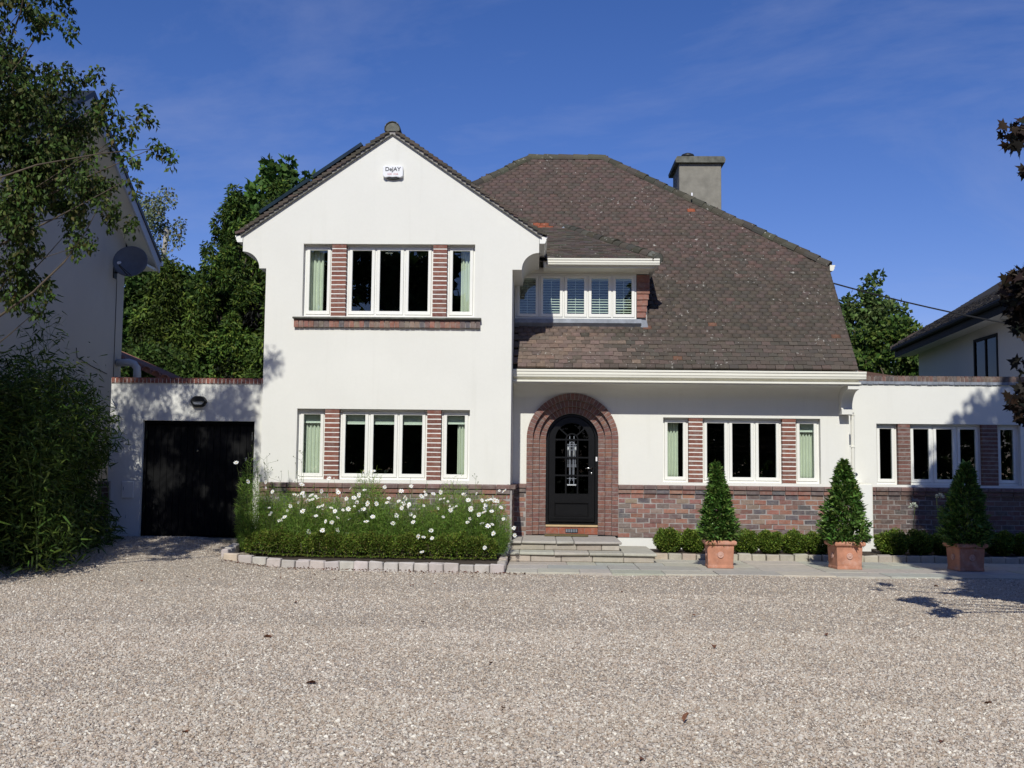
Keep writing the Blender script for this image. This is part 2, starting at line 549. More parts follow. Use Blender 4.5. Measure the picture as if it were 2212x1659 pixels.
# loose stones lying on the drive: points carry their own tone, size and turn
def gravel_stones():
    pts = []
    bands = ((4.6, 7.0, 5200), (7.0, 10.0, 3300), (10.0, 13.0, 1700), (13.0, 17.6, 900))
    for y0, y1, dens in bands:
        xa, xb = -0.56 * y1 - 0.6, 0.52 * y1 + 0.6
        xa, xb = max(xa, -10.5), min(xb, 11.0)
        n = int((xb - xa) * (y1 - y0) * dens)
        p = np.stack([rng.uniform(xa, xb, n), rng.uniform(y0, y1, n)], 1)
        lim = 0.56 * p[:, 1] + 0.5
        keep = (p[:, 0] > -lim) & (p[:, 0] < lim)
        # nothing under the bed, the steps, the paving or the hedge border
        keep &= ~((p[:, 0] > -0.47) & (p[:, 1] > 15.19))
        keep &= ~((p[:, 0] > -4.62) & (p[:, 0] <= -0.47) & (p[:, 1] > 15.14 - 0.115 * (p[:, 0] + 0.47)))
        pts.append(p[keep])
    p = np.concatenate(pts)
    z = drive_z(p[:, 0], p[:, 1]) + rng.uniform(-0.002, 0.005, len(p))
    me = bpy.data.meshes.new('gravel_stones')
    me.vertices.add(len(p))
    me.vertices.foreach_set('co', np.concatenate([p, z[:, None]], 1).astype(np.float32).ravel())
    def attr(nm, typ, dat, key='value'):
        a = me.attributes.new(nm, typ, 'POINT')
        a.data.foreach_set(key, dat.astype(np.float32).ravel())
    n = len(p)
    attr('tone', 'FLOAT', rng.uniform(0, 1, n))
    s = rng.lognormal(0, 0.33, n)[:, None] * 0.0062 * np.stack([rng.uniform(0.8, 1.5, n), rng.uniform(0.7, 1.1, n), rng.uniform(0.45, 0.85, n)], 1)
    attr('size', 'FLOAT_VECTOR', np.clip(s, 0.003, 0.020), 'vector')
    attr('turn', 'FLOAT_VECTOR', np.stack([rng.normal(0, 0.45, n), rng.normal(0, 0.45, n), rng.uniform(0, 6.28, n)], 1), 'vector')
    me.update()
    o = put('gravel_stones', me)
    o['kind'] = 'stuff'
    tag(o, 'loose pinkish grey gravel covering the whole drive', 'gravel')
    ng = bpy.data.node_groups.new('stones', 'GeometryNodeTree')
    ng.interface.new_socket('Geometry', in_out='INPUT', socket_type='NodeSocketGeometry')
    ng.interface.new_socket('Geometry', in_out='OUTPUT', socket_type='NodeSocketGeometry')
    gi = ng.nodes.new('NodeGroupInput'); go = ng.nodes.new('NodeGroupOutput')
    ico = ng.nodes.new('GeometryNodeMeshIcoSphere')
    ico.inputs['Radius'].default_value = 1.0; ico.inputs['Subdivisions'].default_value = 2
    nz = ng.nodes.new('ShaderNodeTexNoise'); nz.inputs['Scale'].default_value = 1.1; nz.inputs['Detail'].default_value = 1.0
    sub = ng.nodes.new('ShaderNodeVectorMath'); sub.operation = 'SUBTRACT'; sub.inputs[1].default_value = (0.5, 0.5, 0.5)
    scl = ng.nodes.new('ShaderNodeVectorMath'); scl.operation = 'SCALE'; scl.inputs['Scale'].default_value = 1.1
    sp = ng.nodes.new('GeometryNodeSetPosition')
    sm = ng.nodes.new('GeometryNodeSetMaterial'); sm.inputs['Material'].default_value = M['pebble']
    iop = ng.nodes.new('GeometryNodeInstanceOnPoints')
    def named(nm, typ):
        a = ng.nodes.new('GeometryNodeInputNamedAttribute'); a.data_type = typ
        a.inputs['Name'].default_value = nm
        return a.outputs['Attribute']
    e2r = ng.nodes.new('FunctionNodeEulerToRotation')
    L = ng.links.new
    L(nz.outputs['Color'], sub.inputs[0]); L(sub.outputs[0], scl.inputs[0]); L(scl.outputs[0], sp.inputs['Offset'])
    ico_sh = ng.nodes.new('GeometryNodeSetShadeSmooth'); ico_sh.inputs['Shade Smooth'].default_value = False
    L(ico.outputs['Mesh'], sp.inputs['Geometry']); L(sp.outputs['Geometry'], ico_sh.inputs['Geometry'])
    L(ico_sh.outputs['Geometry'], sm.inputs['Geometry'])
    L(gi.outputs[0], iop.inputs['Points']); L(sm.outputs['Geometry'], iop.inputs['Instance'])
    L(named('turn', 'FLOAT_VECTOR'), e2r.inputs['Euler']); L(e2r.outputs['Rotation'], iop.inputs['Rotation'])
    L(named('size', 'FLOAT_VECTOR'), iop.inputs['Scale'])
    L(iop.outputs['Instances'], go.inputs[0])
    md = o.modifiers.new('stones', 'NODES'); md.node_group = ng
gravel_stones()

# ------------------------------------------------------------------ piece libraries (shared meshes)
_lib = {}
def rough_box(key, sx, sy, sz, j, mat, n=4, bevel=0.0):
    """n jittered boxes of one size, centred in x and z, front face at y = 0, depth towards +y"""
    k = (key, n)
    if k not in _lib:
        out = []
        r = random.Random(sum(ord(ch) * (i + 3) for i, ch in enumerate(key)))
        for i in range(n):
            mb = MB()
            mb.box(-sx / 2, sx / 2, 0, sy, -sz / 2, sz / 2)
            mb.v = [(x + r.uniform(-j, j), y + (r.uniform(-j, j) if y == 0 else 0), z + r.uniform(-j, j)) for x, y, z in mb.v]
            out.append(mb.mesh(key, mat, False, bevel))
        _lib[k] = out
    return random.choice(_lib[k])

BR_RED = [(0.215, 0.078, 0.055), (0.235, 0.085, 0.058), (0.19, 0.068, 0.05), (0.26, 0.095, 0.062)]
BR_MIX = [(0.30, 0.14, 0.11), (0.25, 0.115, 0.095), (0.20, 0.115, 0.105), (0.34, 0.17, 0.12), (0.15, 0.115, 0.115), (0.115, 0.11, 0.125),
          (0.32, 0.135, 0.098), (0.28, 0.20, 0.155), (0.26, 0.15, 0.12), (0.20, 0.16, 0.14)]
BR_ARCH = [(0.205, 0.092, 0.072), (0.18, 0.08, 0.067), (0.23, 0.105, 0.078), (0.165, 0.075, 0.066)]
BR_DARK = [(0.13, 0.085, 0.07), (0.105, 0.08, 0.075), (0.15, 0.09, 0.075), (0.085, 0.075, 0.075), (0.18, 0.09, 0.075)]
BR_COPE = [(0.30, 0.095, 0.065), (0.26, 0.08, 0.055), (0.33, 0.11, 0.075), (0.22, 0.07, 0.05)]

def brick_wall(parent, name, x0, x1, y, z0, z1, pal, gauge=0.0855, length=0.225, joint=0.016, limit=400):
    """running bond in front of a mortar bed; every brick its own object; front faces at y"""
    rows = max(1, round((z1 - z0) / gauge)); g = (z1 - z0) / rows
    k = 0
    for r in range(rows):
        x = x0 - (length / 2 if r % 2 else 0) - random.uniform(0, 0.02)
        zc = z0 + (r + 0.5) * g
        while x < x1:
            a, b = max(x, x0), min(x + length, x1)
            x += length
            if b - a < 0.04: continue
            w = b - a - joint
            w = round(w / 0.02) * 0.02 if w < length - joint - 0.002 else length - joint
            me = rough_box(f'brick_{w:.2f}_{g:.3f}', w, 0.07, g - joint, 0.0045, 'brick', 6)
            put('plinth_brick', me, parent, Matrix.Translation(((a + b) / 2 + random.gauss(0, .003), y + random.uniform(-0.003, 0.003), zc + random.gauss(0, .002))) @ Matrix.Rotation(random.gauss(0, 0.008), 4, 'Y'), jit(random.choice(pal), 0.16))
            k += 1
    return k

def brick_row(parent, name, x0, x1, n, y, z0, z1, depth, pal, joint=0.008, weathered=0.003):
    w = (x1 - x0) / n
    for i in range(n):
        me = rough_box(f'{name}_{w:.3f}_{z1 - z0:.3f}_{depth:.2f}', w - joint, depth, z1 - z0, weathered, 'brick')
        put(name, me, parent, Matrix.Translation((x0 + (i + 0.5) * w, y + random.uniform(-0.003, 0.003), (z0 + z1) / 2)), jit(random.choice(pal)))

def pier(parent, x0, x1, y, z0, z1, n, pal, mortar='mortar_white'):
    """stack of single bricks with thick pointed joints"""
    p = part('brick_pier', MB().box(x0 + 0.002, x1 - 0.002, y + 0.004, y + 0.16, z0 + 0.002, z1 - 0.002), mortar, parent)
    g = (z1 - z0) / n
    for i in range(n):
        me = rough_box(f'pier_{x1 - x0:.3f}_{g:.4f}', x1 - x0 - 0.001, 0.10, g - 0.019, 0.002, 'brick')
        put('pier_brick', me, p, Matrix.Translation(((x0 + x1) / 2, y + random.uniform(-0.002, 0.002), z0 + (i + 0.5) * g)), jit(random.choice(pal)))
    return p

def window(parent, x0, x1, z0, z1, y, n, fr=0.032, sash=0.052, bot=0.04, glass='glass', label=None):
    """casement window: outer frame with mullions, a sash and a pane for every light. y = front of the frame"""
    x0 += 0.002; x1 -= 0.002; z0 += 0.002; z1 -= 0.002
    w = (x1 - x0) / n
    holes = []
    for i in range(n):
        a, b = x0 + i * w, x0 + (i + 1) * w
        a += fr if i == 0 else fr * 0.42
        b -= fr if i == n - 1 else fr * 0.42
        holes.append([(a, z0 + bot), (b, z0 + bot), (b, z1 - fr), (a, z1 - fr)])
    f = part('window', MB().prism([(x0, z0), (x1, z0), (x1, z1), (x0, z1)], 'Y', y, y + 0.07, holes=holes), 'white_frame', parent)
    if label: f['label'] = label
    for h in holes:
        a, b, c, d = h[0][0] + 0.003, h[1][0] - 0.003, h[0][1] + 0.003, h[2][1] - 0.003
        g = [(a + sash, c + sash * 1.15), (b - sash, c + sash * 1.15), (b - sash, d - sash), (a + sash, d - sash)]
        part('sash', MB().prism([(a, c), (b, c), (b, d), (a, d)], 'Y', y - 0.014, y + 0.05, holes=[g]), 'white_frame', f, bevel=0.004)
        part('pane', MB().box(g[0][0] - 0.01, g[1][0] + 0.01, y + 0.012, y + 0.018, g[0][1] - 0.01, g[2][1] + 0.01), glass, f)
    return f

def rect(x0, x1, z0, z1):
    return [(x0, z0), (x1, z0), (x1, z1), (x0, z1)]

def arc(cx, cz, r, a0, a1, n):
    return [(cx + r * math.cos(R(a0 + (a1 - a0) * i / n)), cz + r * math.sin(R(a0 + (a1 - a0) * i / n))) for i in range(n + 1)]

# tiles on a slope
TILE_W, TILE_L, TILE_T = 0.158, 0.150, 0.031
def tile_template(w=TILE_W - 0.006, l=TILE_L, t=TILE_T):
    return np.array([(-w / 2, 0, 0), (w / 2, 0, 0), (w / 2, l, 0), (-w / 2, l, 0), (-w / 2, 0, t), (w / 2, 0, t), (w / 2, l, t), (-w / 2, l, t)])
TILE_F = np.array([(0, 3, 2, 1), (4, 5, 6, 7), (0, 1, 5, 4), (1, 2, 6, 5), (2, 3, 7, 6), (3, 0, 4, 7)])

def tile_matrix(P, U, S, Nn, lift=0.022, tilt=0.085, roll=0.0):
    t = tilt + random.uniform(-0.02, 0.03)
    S2 = (S - Nn * t).normalized()
    N2 = U.cross(S2).normalized()
    U2 = (U + S2 * roll).normalized()
    S2 = N2.cross(U2).normalized()
    m = Matrix((U2, S2, N2)).transposed().to_4x4()
    return Matrix.Translation(P + Nn * (lift + random.uniform(-0.002, 0.006))) @ m

def tile_field(P0, U, S, ulen, slen, inside, colour, gauge=0.097, w=TILE_W, rough=1.0, verge=None):
    """returns list of (matrix, colour); inside(u, s) says whether a tile with lower-middle (u, s) is laid"""
    U, S = U.normalized(), S.normalized()
    Nn = U.cross(S).normalized()
    out = []
    rows = int(slen / gauge)
    for r in range(rows):
        s = r * gauge
        off = (w / 2 if r % 2 else 0) + random.uniform(-0.012, 0.012)
        for k in range(-1, int(ulen / w) + 2):
            u = off + k * w
            if not inside(u, s): continue
            P = P0 + U * (u + random.uniform(-0.002, 0.002)) + S * (s + random.gauss(0, 0.0045) * rough)
            c = colour(P, u, s)
            m = tile_matrix(P, U, S, Nn, roll=random.gauss(0, 0.008) * rough)
            if verge is not None:
                lim = verge(s) - (u - w / 2)
                if lim < 0.03: continue
                if lim < w: m = m @ Matrix.Translation(((lim - w) / 2, 0, 0)) @ Matrix.Scale(lim / w, 4, (1, 0, 0))
            out.append((m, c))
    return out

def joined_tiles(name, tiles, parent, mat='tile_joined'):
    T = tile_template()
    n = len(tiles)
    V = np.zeros((n, 8, 3)); C = np.zeros((n, 6, 3))
    for i, (m, c) in enumerate(tiles):
        A = np.array(m)
        V[i] = T @ A[:3, :3].T + A[:3, 3]
        C[i] = c[:3]
    F = (TILE_F[None] + (np.arange(n) * 8)[:, None, None]).reshape(-1, 4)
    o = put(name, arr_mesh(name, V.reshape(-1, 3), F, C.reshape(-1, 3), mat), parent)
    o['kind'] = 'stuff'
    return o

_tile_me = None
def single_tile(parent, m, c):
    global _tile_me
    if _tile_me is None:
        mb = MB(); mb.add([tuple(p) for p in tile_template()], [tuple(f) for f in TILE_F])
        _tile_me = mb.mesh('roof_tile', 'tile')
    return put('roof_tile', _tile_me, parent, m, c)

def half_round(length, r, t=0.015, seg=8, span=200, taper=0.9):
    """ridge / hip tile along +y, arched over z, lower end at y=0 slightly wider"""
    mb = MB()
    vs, fs = [], []
    for yy, rr in ((0, r), (length, r * taper)):
        for q in (rr, rr - t):
            for k in range(seg + 1):
                a = R(90 - span / 2 + span * k / seg)
                vs.append((q * math.cos(a), yy, q * math.sin(a)))
    n = seg + 1
    for k in range(seg):
        fs += [(k, k + 1, 2 * n + k + 1, 2 * n + k), (n + k, 3 * n + k, 3 * n + k + 1, n + k + 1), (k, n + k, n + k + 1, k + 1), (2 * n + k, 2 * n + k + 1, 3 * n + k + 1, 3 * n + k)]
    for k in (0, seg):
        fs.append((k, 2 * n + k, 3 * n + k, n + k))
    return mb.add(vs, fs)

_hr = {}
def hip_line(parent, name, A, B, r, pitch, up=Vector((0, 0, 1)), sink=0.35, pal=((0.085, 0.078, 0.06), (0.10, 0.088, 0.068), (0.07, 0.066, 0.054))):
    """row of half-round tiles from A (low) to B (high)"""
    A, B = Vector(A), Vector(B)
    d = B - A; L = d.length; d.normalize()
    n = max(1, round(L / pitch)); step = L / n
    x = d.cross(up).normalized(); z = x.cross(d).normalized()
    key = (round(r, 3), round(step, 3))
    if key not in _hr:
        _hr[key] = half_round(step * 1.18, r).mesh(name, 'tile', False)
    for i in range(n):
        j = Vector((random.gauss(0, .006), random.gauss(0, .006), random.gauss(0, .006)))
        m = Matrix((x, d + z * -0.03, z)).transposed().to_4x4()
        put(name, _hr[key], parent, Matrix.Translation(A + d * (i * step - 0.01) + z * (-r * sink) + j) @ m, jit(random.choice(pal), 0.2))

def gutter_profile(h=0.12, d=0.11):
    # (outwards, z) ogee-like box gutter, origin at its top back corner
    return [(0, 0), (d, 0), (d, -0.028 * h / 0.12), (d - 0.014, -0.034 * h / 0.12), (d - 0.014, -0.075 * h / 0.12), (d - 0.024, -0.082 * h / 0.12),
            (d - 0.03, -0.11 * h / 0.12), (d - 0.045, -h), (0, -h)]

# ================================================================== HOUSE
house = thing('house', 'white rendered two-storey house with front gable, brown tiled roof and arched black door', 'house', (0.4, 17.4, 0))
PX = -2.50; PZ = 7.02; EZ = 5.30; GL, GR = -4.567, -0.468; EL, ER = -4.968, -0.029
GS = (PZ - EZ) / (PX - EL)                         # rake of the front gable

ear_r = arc(ER, 4.735, 0.285, 90, 180, 10)
ear_l = arc(EL, 4.735, 0.285, 0, 90, 10)
outline = [(GL, 0.0), (GR, 0.0), (GR, 4.735)] + ear_r[::-1] + [(ER, EZ), (PX, PZ), (EL, EZ)] + ear_l[::-1] + [(GL, 4.735)]
UW = (-3.95, -1.09, 3.94, 5.155); LW = (-3.985, -1.14, 1.245, 2.405)
gw = part('gable_wall', MB().prism(outline, 'Y', D1, D1 + 0.25, holes=[rect(*UW), rect(*LW)]), 'render', house)
for ear, xe, xw, s in ((ear_r, ER, GR, 1), (ear_l, EL, GL, -1)):
    poly = [(xw - 0.02 * s, 4.735)] + (ear[::-1] if s > 0 else ear) + [(xe, EZ - 0.03), (xw - 0.02 * s, EZ - 0.03 + 0.46 * GS)]
    part('coved_eave', MB().prism(poly, 'Y', D1 + 0.25, 20.6 if s > 0 else 22.2), 'render', house)
part('side_wall', MB().box(GR - 0.24, GR, D1 + 0.25, 19.6, 0, 5.2), 'render', house)
part('side_wall', MB().box(GL, GL + 0.24, D1 + 0.25, 25.9, 0, 5.2), 'render', house)
part('rear_wall', MB().box(GL + 0.24, 5.2, 25.7, 25.9, 0, 5.2), 'render', house)
# right end wall follows the roof to the half hip
part('end_wall', MB().prism([(D2 + 0.25, 0), (25.7, 0), (25.7, 3.4), (24.6, 5.25), (20.2, 5.25), (D2 + 0.25, 4.05)], 'X', 5.22, 5.45), 'render', house)
DX = 0.5855
door_hole = [(DX - 0.80, 0.03), (DX + 0.80, 0.03)] + arc(DX, 1.985, 0.80, 0, 180, 28)
RW = (2.188, 4.95, 1.24, 2.388)
part('front_wall', MB().prism(rect(GR + 0.002, 5.45, 0, 3.05), 'Y', D2, D2 + 0.25, holes=[door_hole, rect(*RW)]), 'render', house)

# rooms behind the glass
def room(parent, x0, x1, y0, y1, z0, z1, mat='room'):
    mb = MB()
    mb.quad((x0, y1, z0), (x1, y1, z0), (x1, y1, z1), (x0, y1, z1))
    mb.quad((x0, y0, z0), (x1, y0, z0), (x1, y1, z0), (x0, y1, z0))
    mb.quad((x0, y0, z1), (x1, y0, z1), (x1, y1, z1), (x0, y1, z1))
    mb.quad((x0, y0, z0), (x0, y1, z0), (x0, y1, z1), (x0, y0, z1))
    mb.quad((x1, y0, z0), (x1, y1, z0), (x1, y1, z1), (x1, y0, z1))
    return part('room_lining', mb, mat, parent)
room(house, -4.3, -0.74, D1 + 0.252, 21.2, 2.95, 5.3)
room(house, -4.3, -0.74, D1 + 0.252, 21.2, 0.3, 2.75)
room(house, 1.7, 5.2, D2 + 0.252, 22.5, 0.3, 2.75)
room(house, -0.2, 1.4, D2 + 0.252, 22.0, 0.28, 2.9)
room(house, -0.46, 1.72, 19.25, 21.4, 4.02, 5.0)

# ---- windows with brick piers
def window_group(parent, x0, x1, z0, z1, y, piers, n_b, pal, mortar, labels):
    xs = [x0, piers[0][0], piers[0][1], piers[1][0], piers[1][1], x1]
    for a, b in piers:
        pier(parent, a, b, y + 0.012, z0, z1, n_b, pal, mortar)
    for (a, b, n), lab in zip(((xs[0], xs[1], 1), (xs[2], xs[3], 3), (xs[4], xs[5], 1)), labels):
        window(parent, a, b, z0, z1, y + 0.115, n, label=lab)
window_group(house, *UW, D1, ((-3.475, -3.236), (-1.787, -1.556)), 16, BR_RED, 'mortar_white', (None,) * 3)
window_group(house, *LW, D1, ((-3.527, -3.290), (-1.841, -1.613)), 15, BR_RED, 'mortar_white', (None,) * 3)
window_group(house, *RW, D2, ((2.641, 2.886), (4.285, 4.521)), 15, BR_RED, 'mortar_white', (None,) * 3)

# ---- upper sill
sl = part('brick_sill', MB().box(-4.065, -0.992, D1 - 0.035, D1 - 0.002, 3.755, 3.885), 'mortar_dark', house)
brick_row(sl, 'sill_brick', -4.072, -0.985, 37, D1 - 0.055, 3.752, 3.872, 0.06, BR_MIX, 0.009, 0.004)
tp = part('sill_top', MB().prism([(D1 - 0.105, 3.885), (D1 - 0.105, 3.915), (D1 + 0.10, 3.938), (D1 + 0.10, 3.885)], 'X', -4.085, -0.972), 'concrete_cap', house, bevel=0.006)

# ---- brick plinth with moulded ledge
def slope_brick(w, key='ledge'):
    k = (key, round(w, 3))
    if k not in _lib:
        _lib[k] = [MB().prism([(0, 0), (0.13, 0), (0.13, 0.078), (0.012, 0.062), (0, 0.05)], 'X', -w / 2 + 0.004, w / 2 - 0.004).mesh('ledge_brick', 'brick')]
    return _lib[k][0]
LEDGE_PAL = [(0.19, 0.115, 0.10), (0.165, 0.11, 0.10), (0.21, 0.125, 0.11), (0.145, 0.10, 0.098)]
def plinth(parent, x0, x1, y, pal, mortar='mortar', zb=0.27):
    p = part('brick_plinth', MB().box(x0, x1, y - 0.028, y - 0.002, zb, 1.10), mortar, parent)
    n = max(1, round((x1 - x0) / 0.225)); w = (x1 - x0) / n
    for i in range(n):
        put('ledge_brick', slope_brick(w), p, Matrix.Translation((x0 + (i + .5) * w, y - 0.085, 1.122)), jit(random.choice(LEDGE_PAL), 0.08))
        me = rough_box(f'band_{w:.3f}', w - 0.008, 0.07, 0.068, 0.0025, 'brick')
        put('band_brick', me, p, Matrix.Translation((x0 + (i + .5) * w, y - 0.062 + random.uniform(-.002, .002), 1.080)), jit(random.choice(pal)))
    brick_wall(p, 'plinth_brick', x0, x1, y - 0.0335, zb, 1.042, pal)
    part('plinth_base', MB().box(x0, x1, y - 0.03, y - 0.002, -0.05, zb - 0.004), 'render', parent)
    return p
plinth(house, GL, GR, D1, BR_MIX)
plinth(house, DX + 0.81, 5.43, D2, BR_MIX)
plinth(house, GR + 0.004, DX - 0.81, D2, BR_MIX)
# plinth turning the corner of the gable block
part('plinth_return', MB().box(GR + 0.002, GR + 0.03, D1 - 0.03, D2 - 0.09, 0.0, 1.10), 'mortar', house)
for i in range(6):
    yy = D1 + 0.09 + i * 0.23
    for r in range(9):
        me = rough_box('return_brick', 0.213, 0.03, 0.074, 0.003, 'brick')
        m = Matrix.Translation((GR + 0.038, yy + (0.11 if r % 2 else 0), 0.30 + r * 0.0855)) @ Matrix.Rotation(R(90), 4, 'Z')
        if yy + (0.11 if r % 2 else 0) < D2 - 0.2:
            put('plinth_brick', me, house, m, jit(random.choice(BR_MIX)))
    m = Matrix.Translation((GR + 0.085, yy, 1.122)) @ Matrix.Rotation(R(90), 4, 'Z')
    if yy < D2 - 0.2: put('ledge_brick', slope_brick(0.23), house, m, jit(random.choice(LEDGE_PAL)))

# ---- arched doorway: three stepped rings of brick
ARZ = 1.985
rings = ((0.700, 0.812, D2 - 0.055), (0.585, 0.700, D2 + 0.035), (0.466, 0.585, D2 + 0.125))
for r0, r1, yf in rings:
    band = [(DX - r1 + 0.003, 0.30), (DX - r0 - 0.001, 0.30)] + [(DX + r0 * math.cos(R(a)) * 1.002, ARZ + r0 * 1.002 * math.sin(R(a))) for a in range(180, -1, -6)]
    band += [(DX + r0 + 0.001, 0.30), (DX + r1 - 0.003, 0.30)] + [(DX + (r1 - 0.003) * math.cos(R(a)), ARZ + (r1 - 0.003) * math.sin(R(a))) for a in range(0, 181, 6)]
    ar = part('brick_arch', MB().prism(band, 'Y', yf + 0.006, yf + 0.20), 'mortar', house)
    n = 22; g = (ARZ - 0.30) / n
    for s in (-1, 1):
        for i in range(n):
            me = rough_box(f'jamb_{r1 - r0:.3f}', r1 - r0 - 0.003, 0.19, g - 0.013, 0.002, 'brick')
            put('jamb_brick', me, ar, Matrix.Translation((DX + s * (r0 + r1) / 2, yf + random.uniform(-.002, .002), 0.30 + (i + .5) * g)), jit(random.choice(BR_ARCH)))
    n = round(math.pi * r1 / 0.078); da = math.pi / n; j = 0.006
    mb = MB()
    h0 = math.tan(da / 2)
    mb.prism([(r0 + 0.001, -r0 * h0 + j * .8), (r1 - 0.002, -r1 * h0 + j), (r1 - 0.002, r1 * h0 - j), (r0 + 0.001, r0 * h0 - j * .8)], 'Y', 0, 0.19)
    me = mb.mesh('voussoir', 'brick')
    for i in range(n):
        m = Matrix.Translation((DX, yf + random.uniform(-.002, .002), ARZ)) @ Matrix.Rotation(-(i + .5) * da, 4, 'Y')
        put('arch_brick', me, ar, m, jit(random.choice(BR_ARCH)))

# ---- front door
YD = D2 + 0.235
fr_out = [(DX - 0.47, 0.47), (DX + 0.47, 0.47)] + arc(DX, ARZ, 0.47, 0, 180, 28)
fr_in = [(DX - 0.415, 0.50), (DX + 0.415, 0.50)] + arc(DX, ARZ, 0.415, 0, 180, 28)
part('door_frame', MB().prism(fr_out, 'Y', YD, YD + 0.09, holes=[fr_in]), 'black_paint', house, bevel=0.004)
leaf_out = [(DX - 0.412, 0.503), (DX + 0.412, 0.503)] + arc(DX, ARZ, 0.412, 0, 180, 28)
G = 0.295
glaz = [(DX - G, 1.02), (DX + G, 1.02)] + arc(DX, ARZ, G, 0, 180, 24)
panel = rect(DX - 0.30, DX + 0.30, 0.63, 0.86)
door = part('front_door', MB().prism(leaf_out, 'Y', YD + 0.03, YD + 0.075, holes=[glaz, panel]), 'black_paint', house, bevel=0.005)
door['label'] = 'black arched front door with leaded glass'
part('door_panel', MB().box(DX - 0.30, DX + 0.30, YD + 0.05, YD + 0.07, 0.63, 0.86), 'black_paint', door)
mo = MB()
for a in (0.63, 0.86): mo.box(DX - 0.31, DX + 0.31, YD + 0.02, YD + 0.032, a - 0.012, a + 0.012)
for s in (-1, 1): mo.box(DX + s * 0.30 - 0.012, DX + s * 0.30 + 0.012, YD + 0.0205, YD + 0.0315, 0.642, 0.848)
part('moulding', mo, 'black_paint', door, bevel=0.006)
part('weather_bar', MB().prism([(YD - 0.03, 0.545), (YD + 0.03, 0.585), (YD + 0.03, 0.535), (YD - 0.03, 0.53)], 'X', DX - 0.40, DX + 0.40), 'black_paint', door)
bars = MB()
yb0, yb1 = YD + 0.024, YD + 0.05
zr = [1.02, 1.345, 1.665, 1.985]
for s in (-1, 1): bars.box(DX + s * 0.105 - 0.013, DX + s * 0.105 + 0.013, yb0, yb1, 1.0, 1.99)
for z in zr[1:]: bars.box(DX - 0.30, DX + 0.30, yb0 - 0.003, yb1 - 0.003, z - 0.014, z + 0.014)
for a in (42, 138):
    c, s = math.cos(R(a)), math.sin(R(a))
    px, pz = -s * 0.012, c * 0.012
    bars.prism([(DX + 0.10 * c + px, ARZ + 0.10 * s + pz), (DX + 0.10 * c - px, ARZ + 0.10 * s - pz), (DX + 0.31 * c - px, ARZ + 0.31 * s - pz), (DX + 0.31 * c + px, ARZ + 0.31 * s + pz)], 'Y', yb0, yb1)
bars.prism(arc(DX, ARZ, 0.118, 0, 180, 12) + arc(DX, ARZ, 0.094, 180, 0, 12), 'Y', yb0 - 0.002, yb1)
part('glazing_bar', bars, 'black_paint', door)
for i in range(3):
    for j in range(3):
        xa = DX + (-G, -0.105, 0.105)[j] ; xb = DX + (-0.105, 0.105, G)[j]
        part('pane', MB().box(xa + 0.001, xb - 0.001, YD + 0.054, YD + 0.06, zr[i], zr[i + 1] - 0.001), 'door_glass', door)
part('pane', MB().prism([(DX - G - .004, ARZ), (DX + G + .004, ARZ)] + arc(DX, ARZ, G + 0.004, 0, 180, 20)[1:-1], 'Y', YD + 0.054, YD + 0.06), 'door_glass', door)
ld = MB()
yl0, yl1 = YD + 0.0505, YD + 0.0545
for s in (-1, 1):
    x = DX + s * 0.038
    ld.box(x - 0.005, x + 0.005, yl0, yl1, 1.18, 2.06)
    ld.box(x - 0.019 * s - 0.003, x - 0.019 * s + 0.003, yl0 + .0005, yl1, 1.25, 1.95)
    ld.box(x + 0.03 * s - 0.003, x + 0.03 * s + 0.003, yl0 + .0005, yl1, 1.50, 1.90)
for z in (1.185, 1.29, 1.50, 1.53, 1.80, 1.86, 1.90): ld.box(DX - 0.085, DX + 0.085, yl0 - 0.001, yl1 - .0005, z - 0.003, z + 0.003)
ld.prism(arc(DX, 1.90, 0.05, 0, 180, 10) + arc(DX, 1.90, 0.043, 180, 0, 10), 'Y', yl0 - 0.0015, yl1)
part('leading', ld, 'lead', door)
jw = MB()
for s in (-1, 1):
    jw.box(DX + s * 0.065 - 0.014, DX + s * 0.065 + 0.014, yl0 - 0.004, yl1 - 0.001, 1.808, 1.852)
    jw.box(DX + s * 0.038 - 0.007, DX + s * 0.038 + 0.007, yl0 - 0.003, yl1 - 0.001, 1.70, 1.79)
jw.box(DX - 0.08, DX + 0.08, yl0 - 0.004, yl1 - 0.001, 1.165, 1.185)
part('bevelled_glass', jw, 'lamp_glass', door)
hd = MB()
hd.lathe([(0.0, 0), (0.024, 0.0), (0.024, 0.008), (0.012, 0.012), (0.010, 0.045)], 14)
hd.v = [(x, -z, y) for x, y, z in hd.v]
hd.v = [(x + DX + 0.355, y + YD + 0.03, z + 1.475) for x, y, z in hd.v]
hd.tube([(DX + 0.355, YD - 0.012, 1.475), (DX + 0.30, YD - 0.016, 1.478), (DX + 0.235, YD - 0.012, 1.472)], [0.011, 0.013, 0.009], 8)
part('door_handle', hd, 'steel', door, True)
lk = MB(); lk.lathe([(0, 0), (0.02, 0), (0.02, 0.01), (0.008, 0.013), (0, 0.013)], 14)
lk.v = [(x + DX + 0.355, -z + YD + 0.03, y + 1.385) for x, y, z in lk.v]
part('lock', lk, 'steel', door, True)
part('bell_push', MB().box(DX + 0.425, DX + 0.455, YD - 0.014, YD - 0.001, 1.60, 1.68), 'white_plastic', house, bevel=0.004)
part('threshold', MB().box(DX - 0.463, DX + 0.463, D2 + 0.13, YD + 0.1, 0.435, 0.468), 'wood_threshold', house, bevel=0.005)
tb = part('door_step', MB().box(DX - 0.463, DX + 0.463, D2 + 0.165, YD + 0.1, 0.28, 0.433), 'mortar_dark', house)
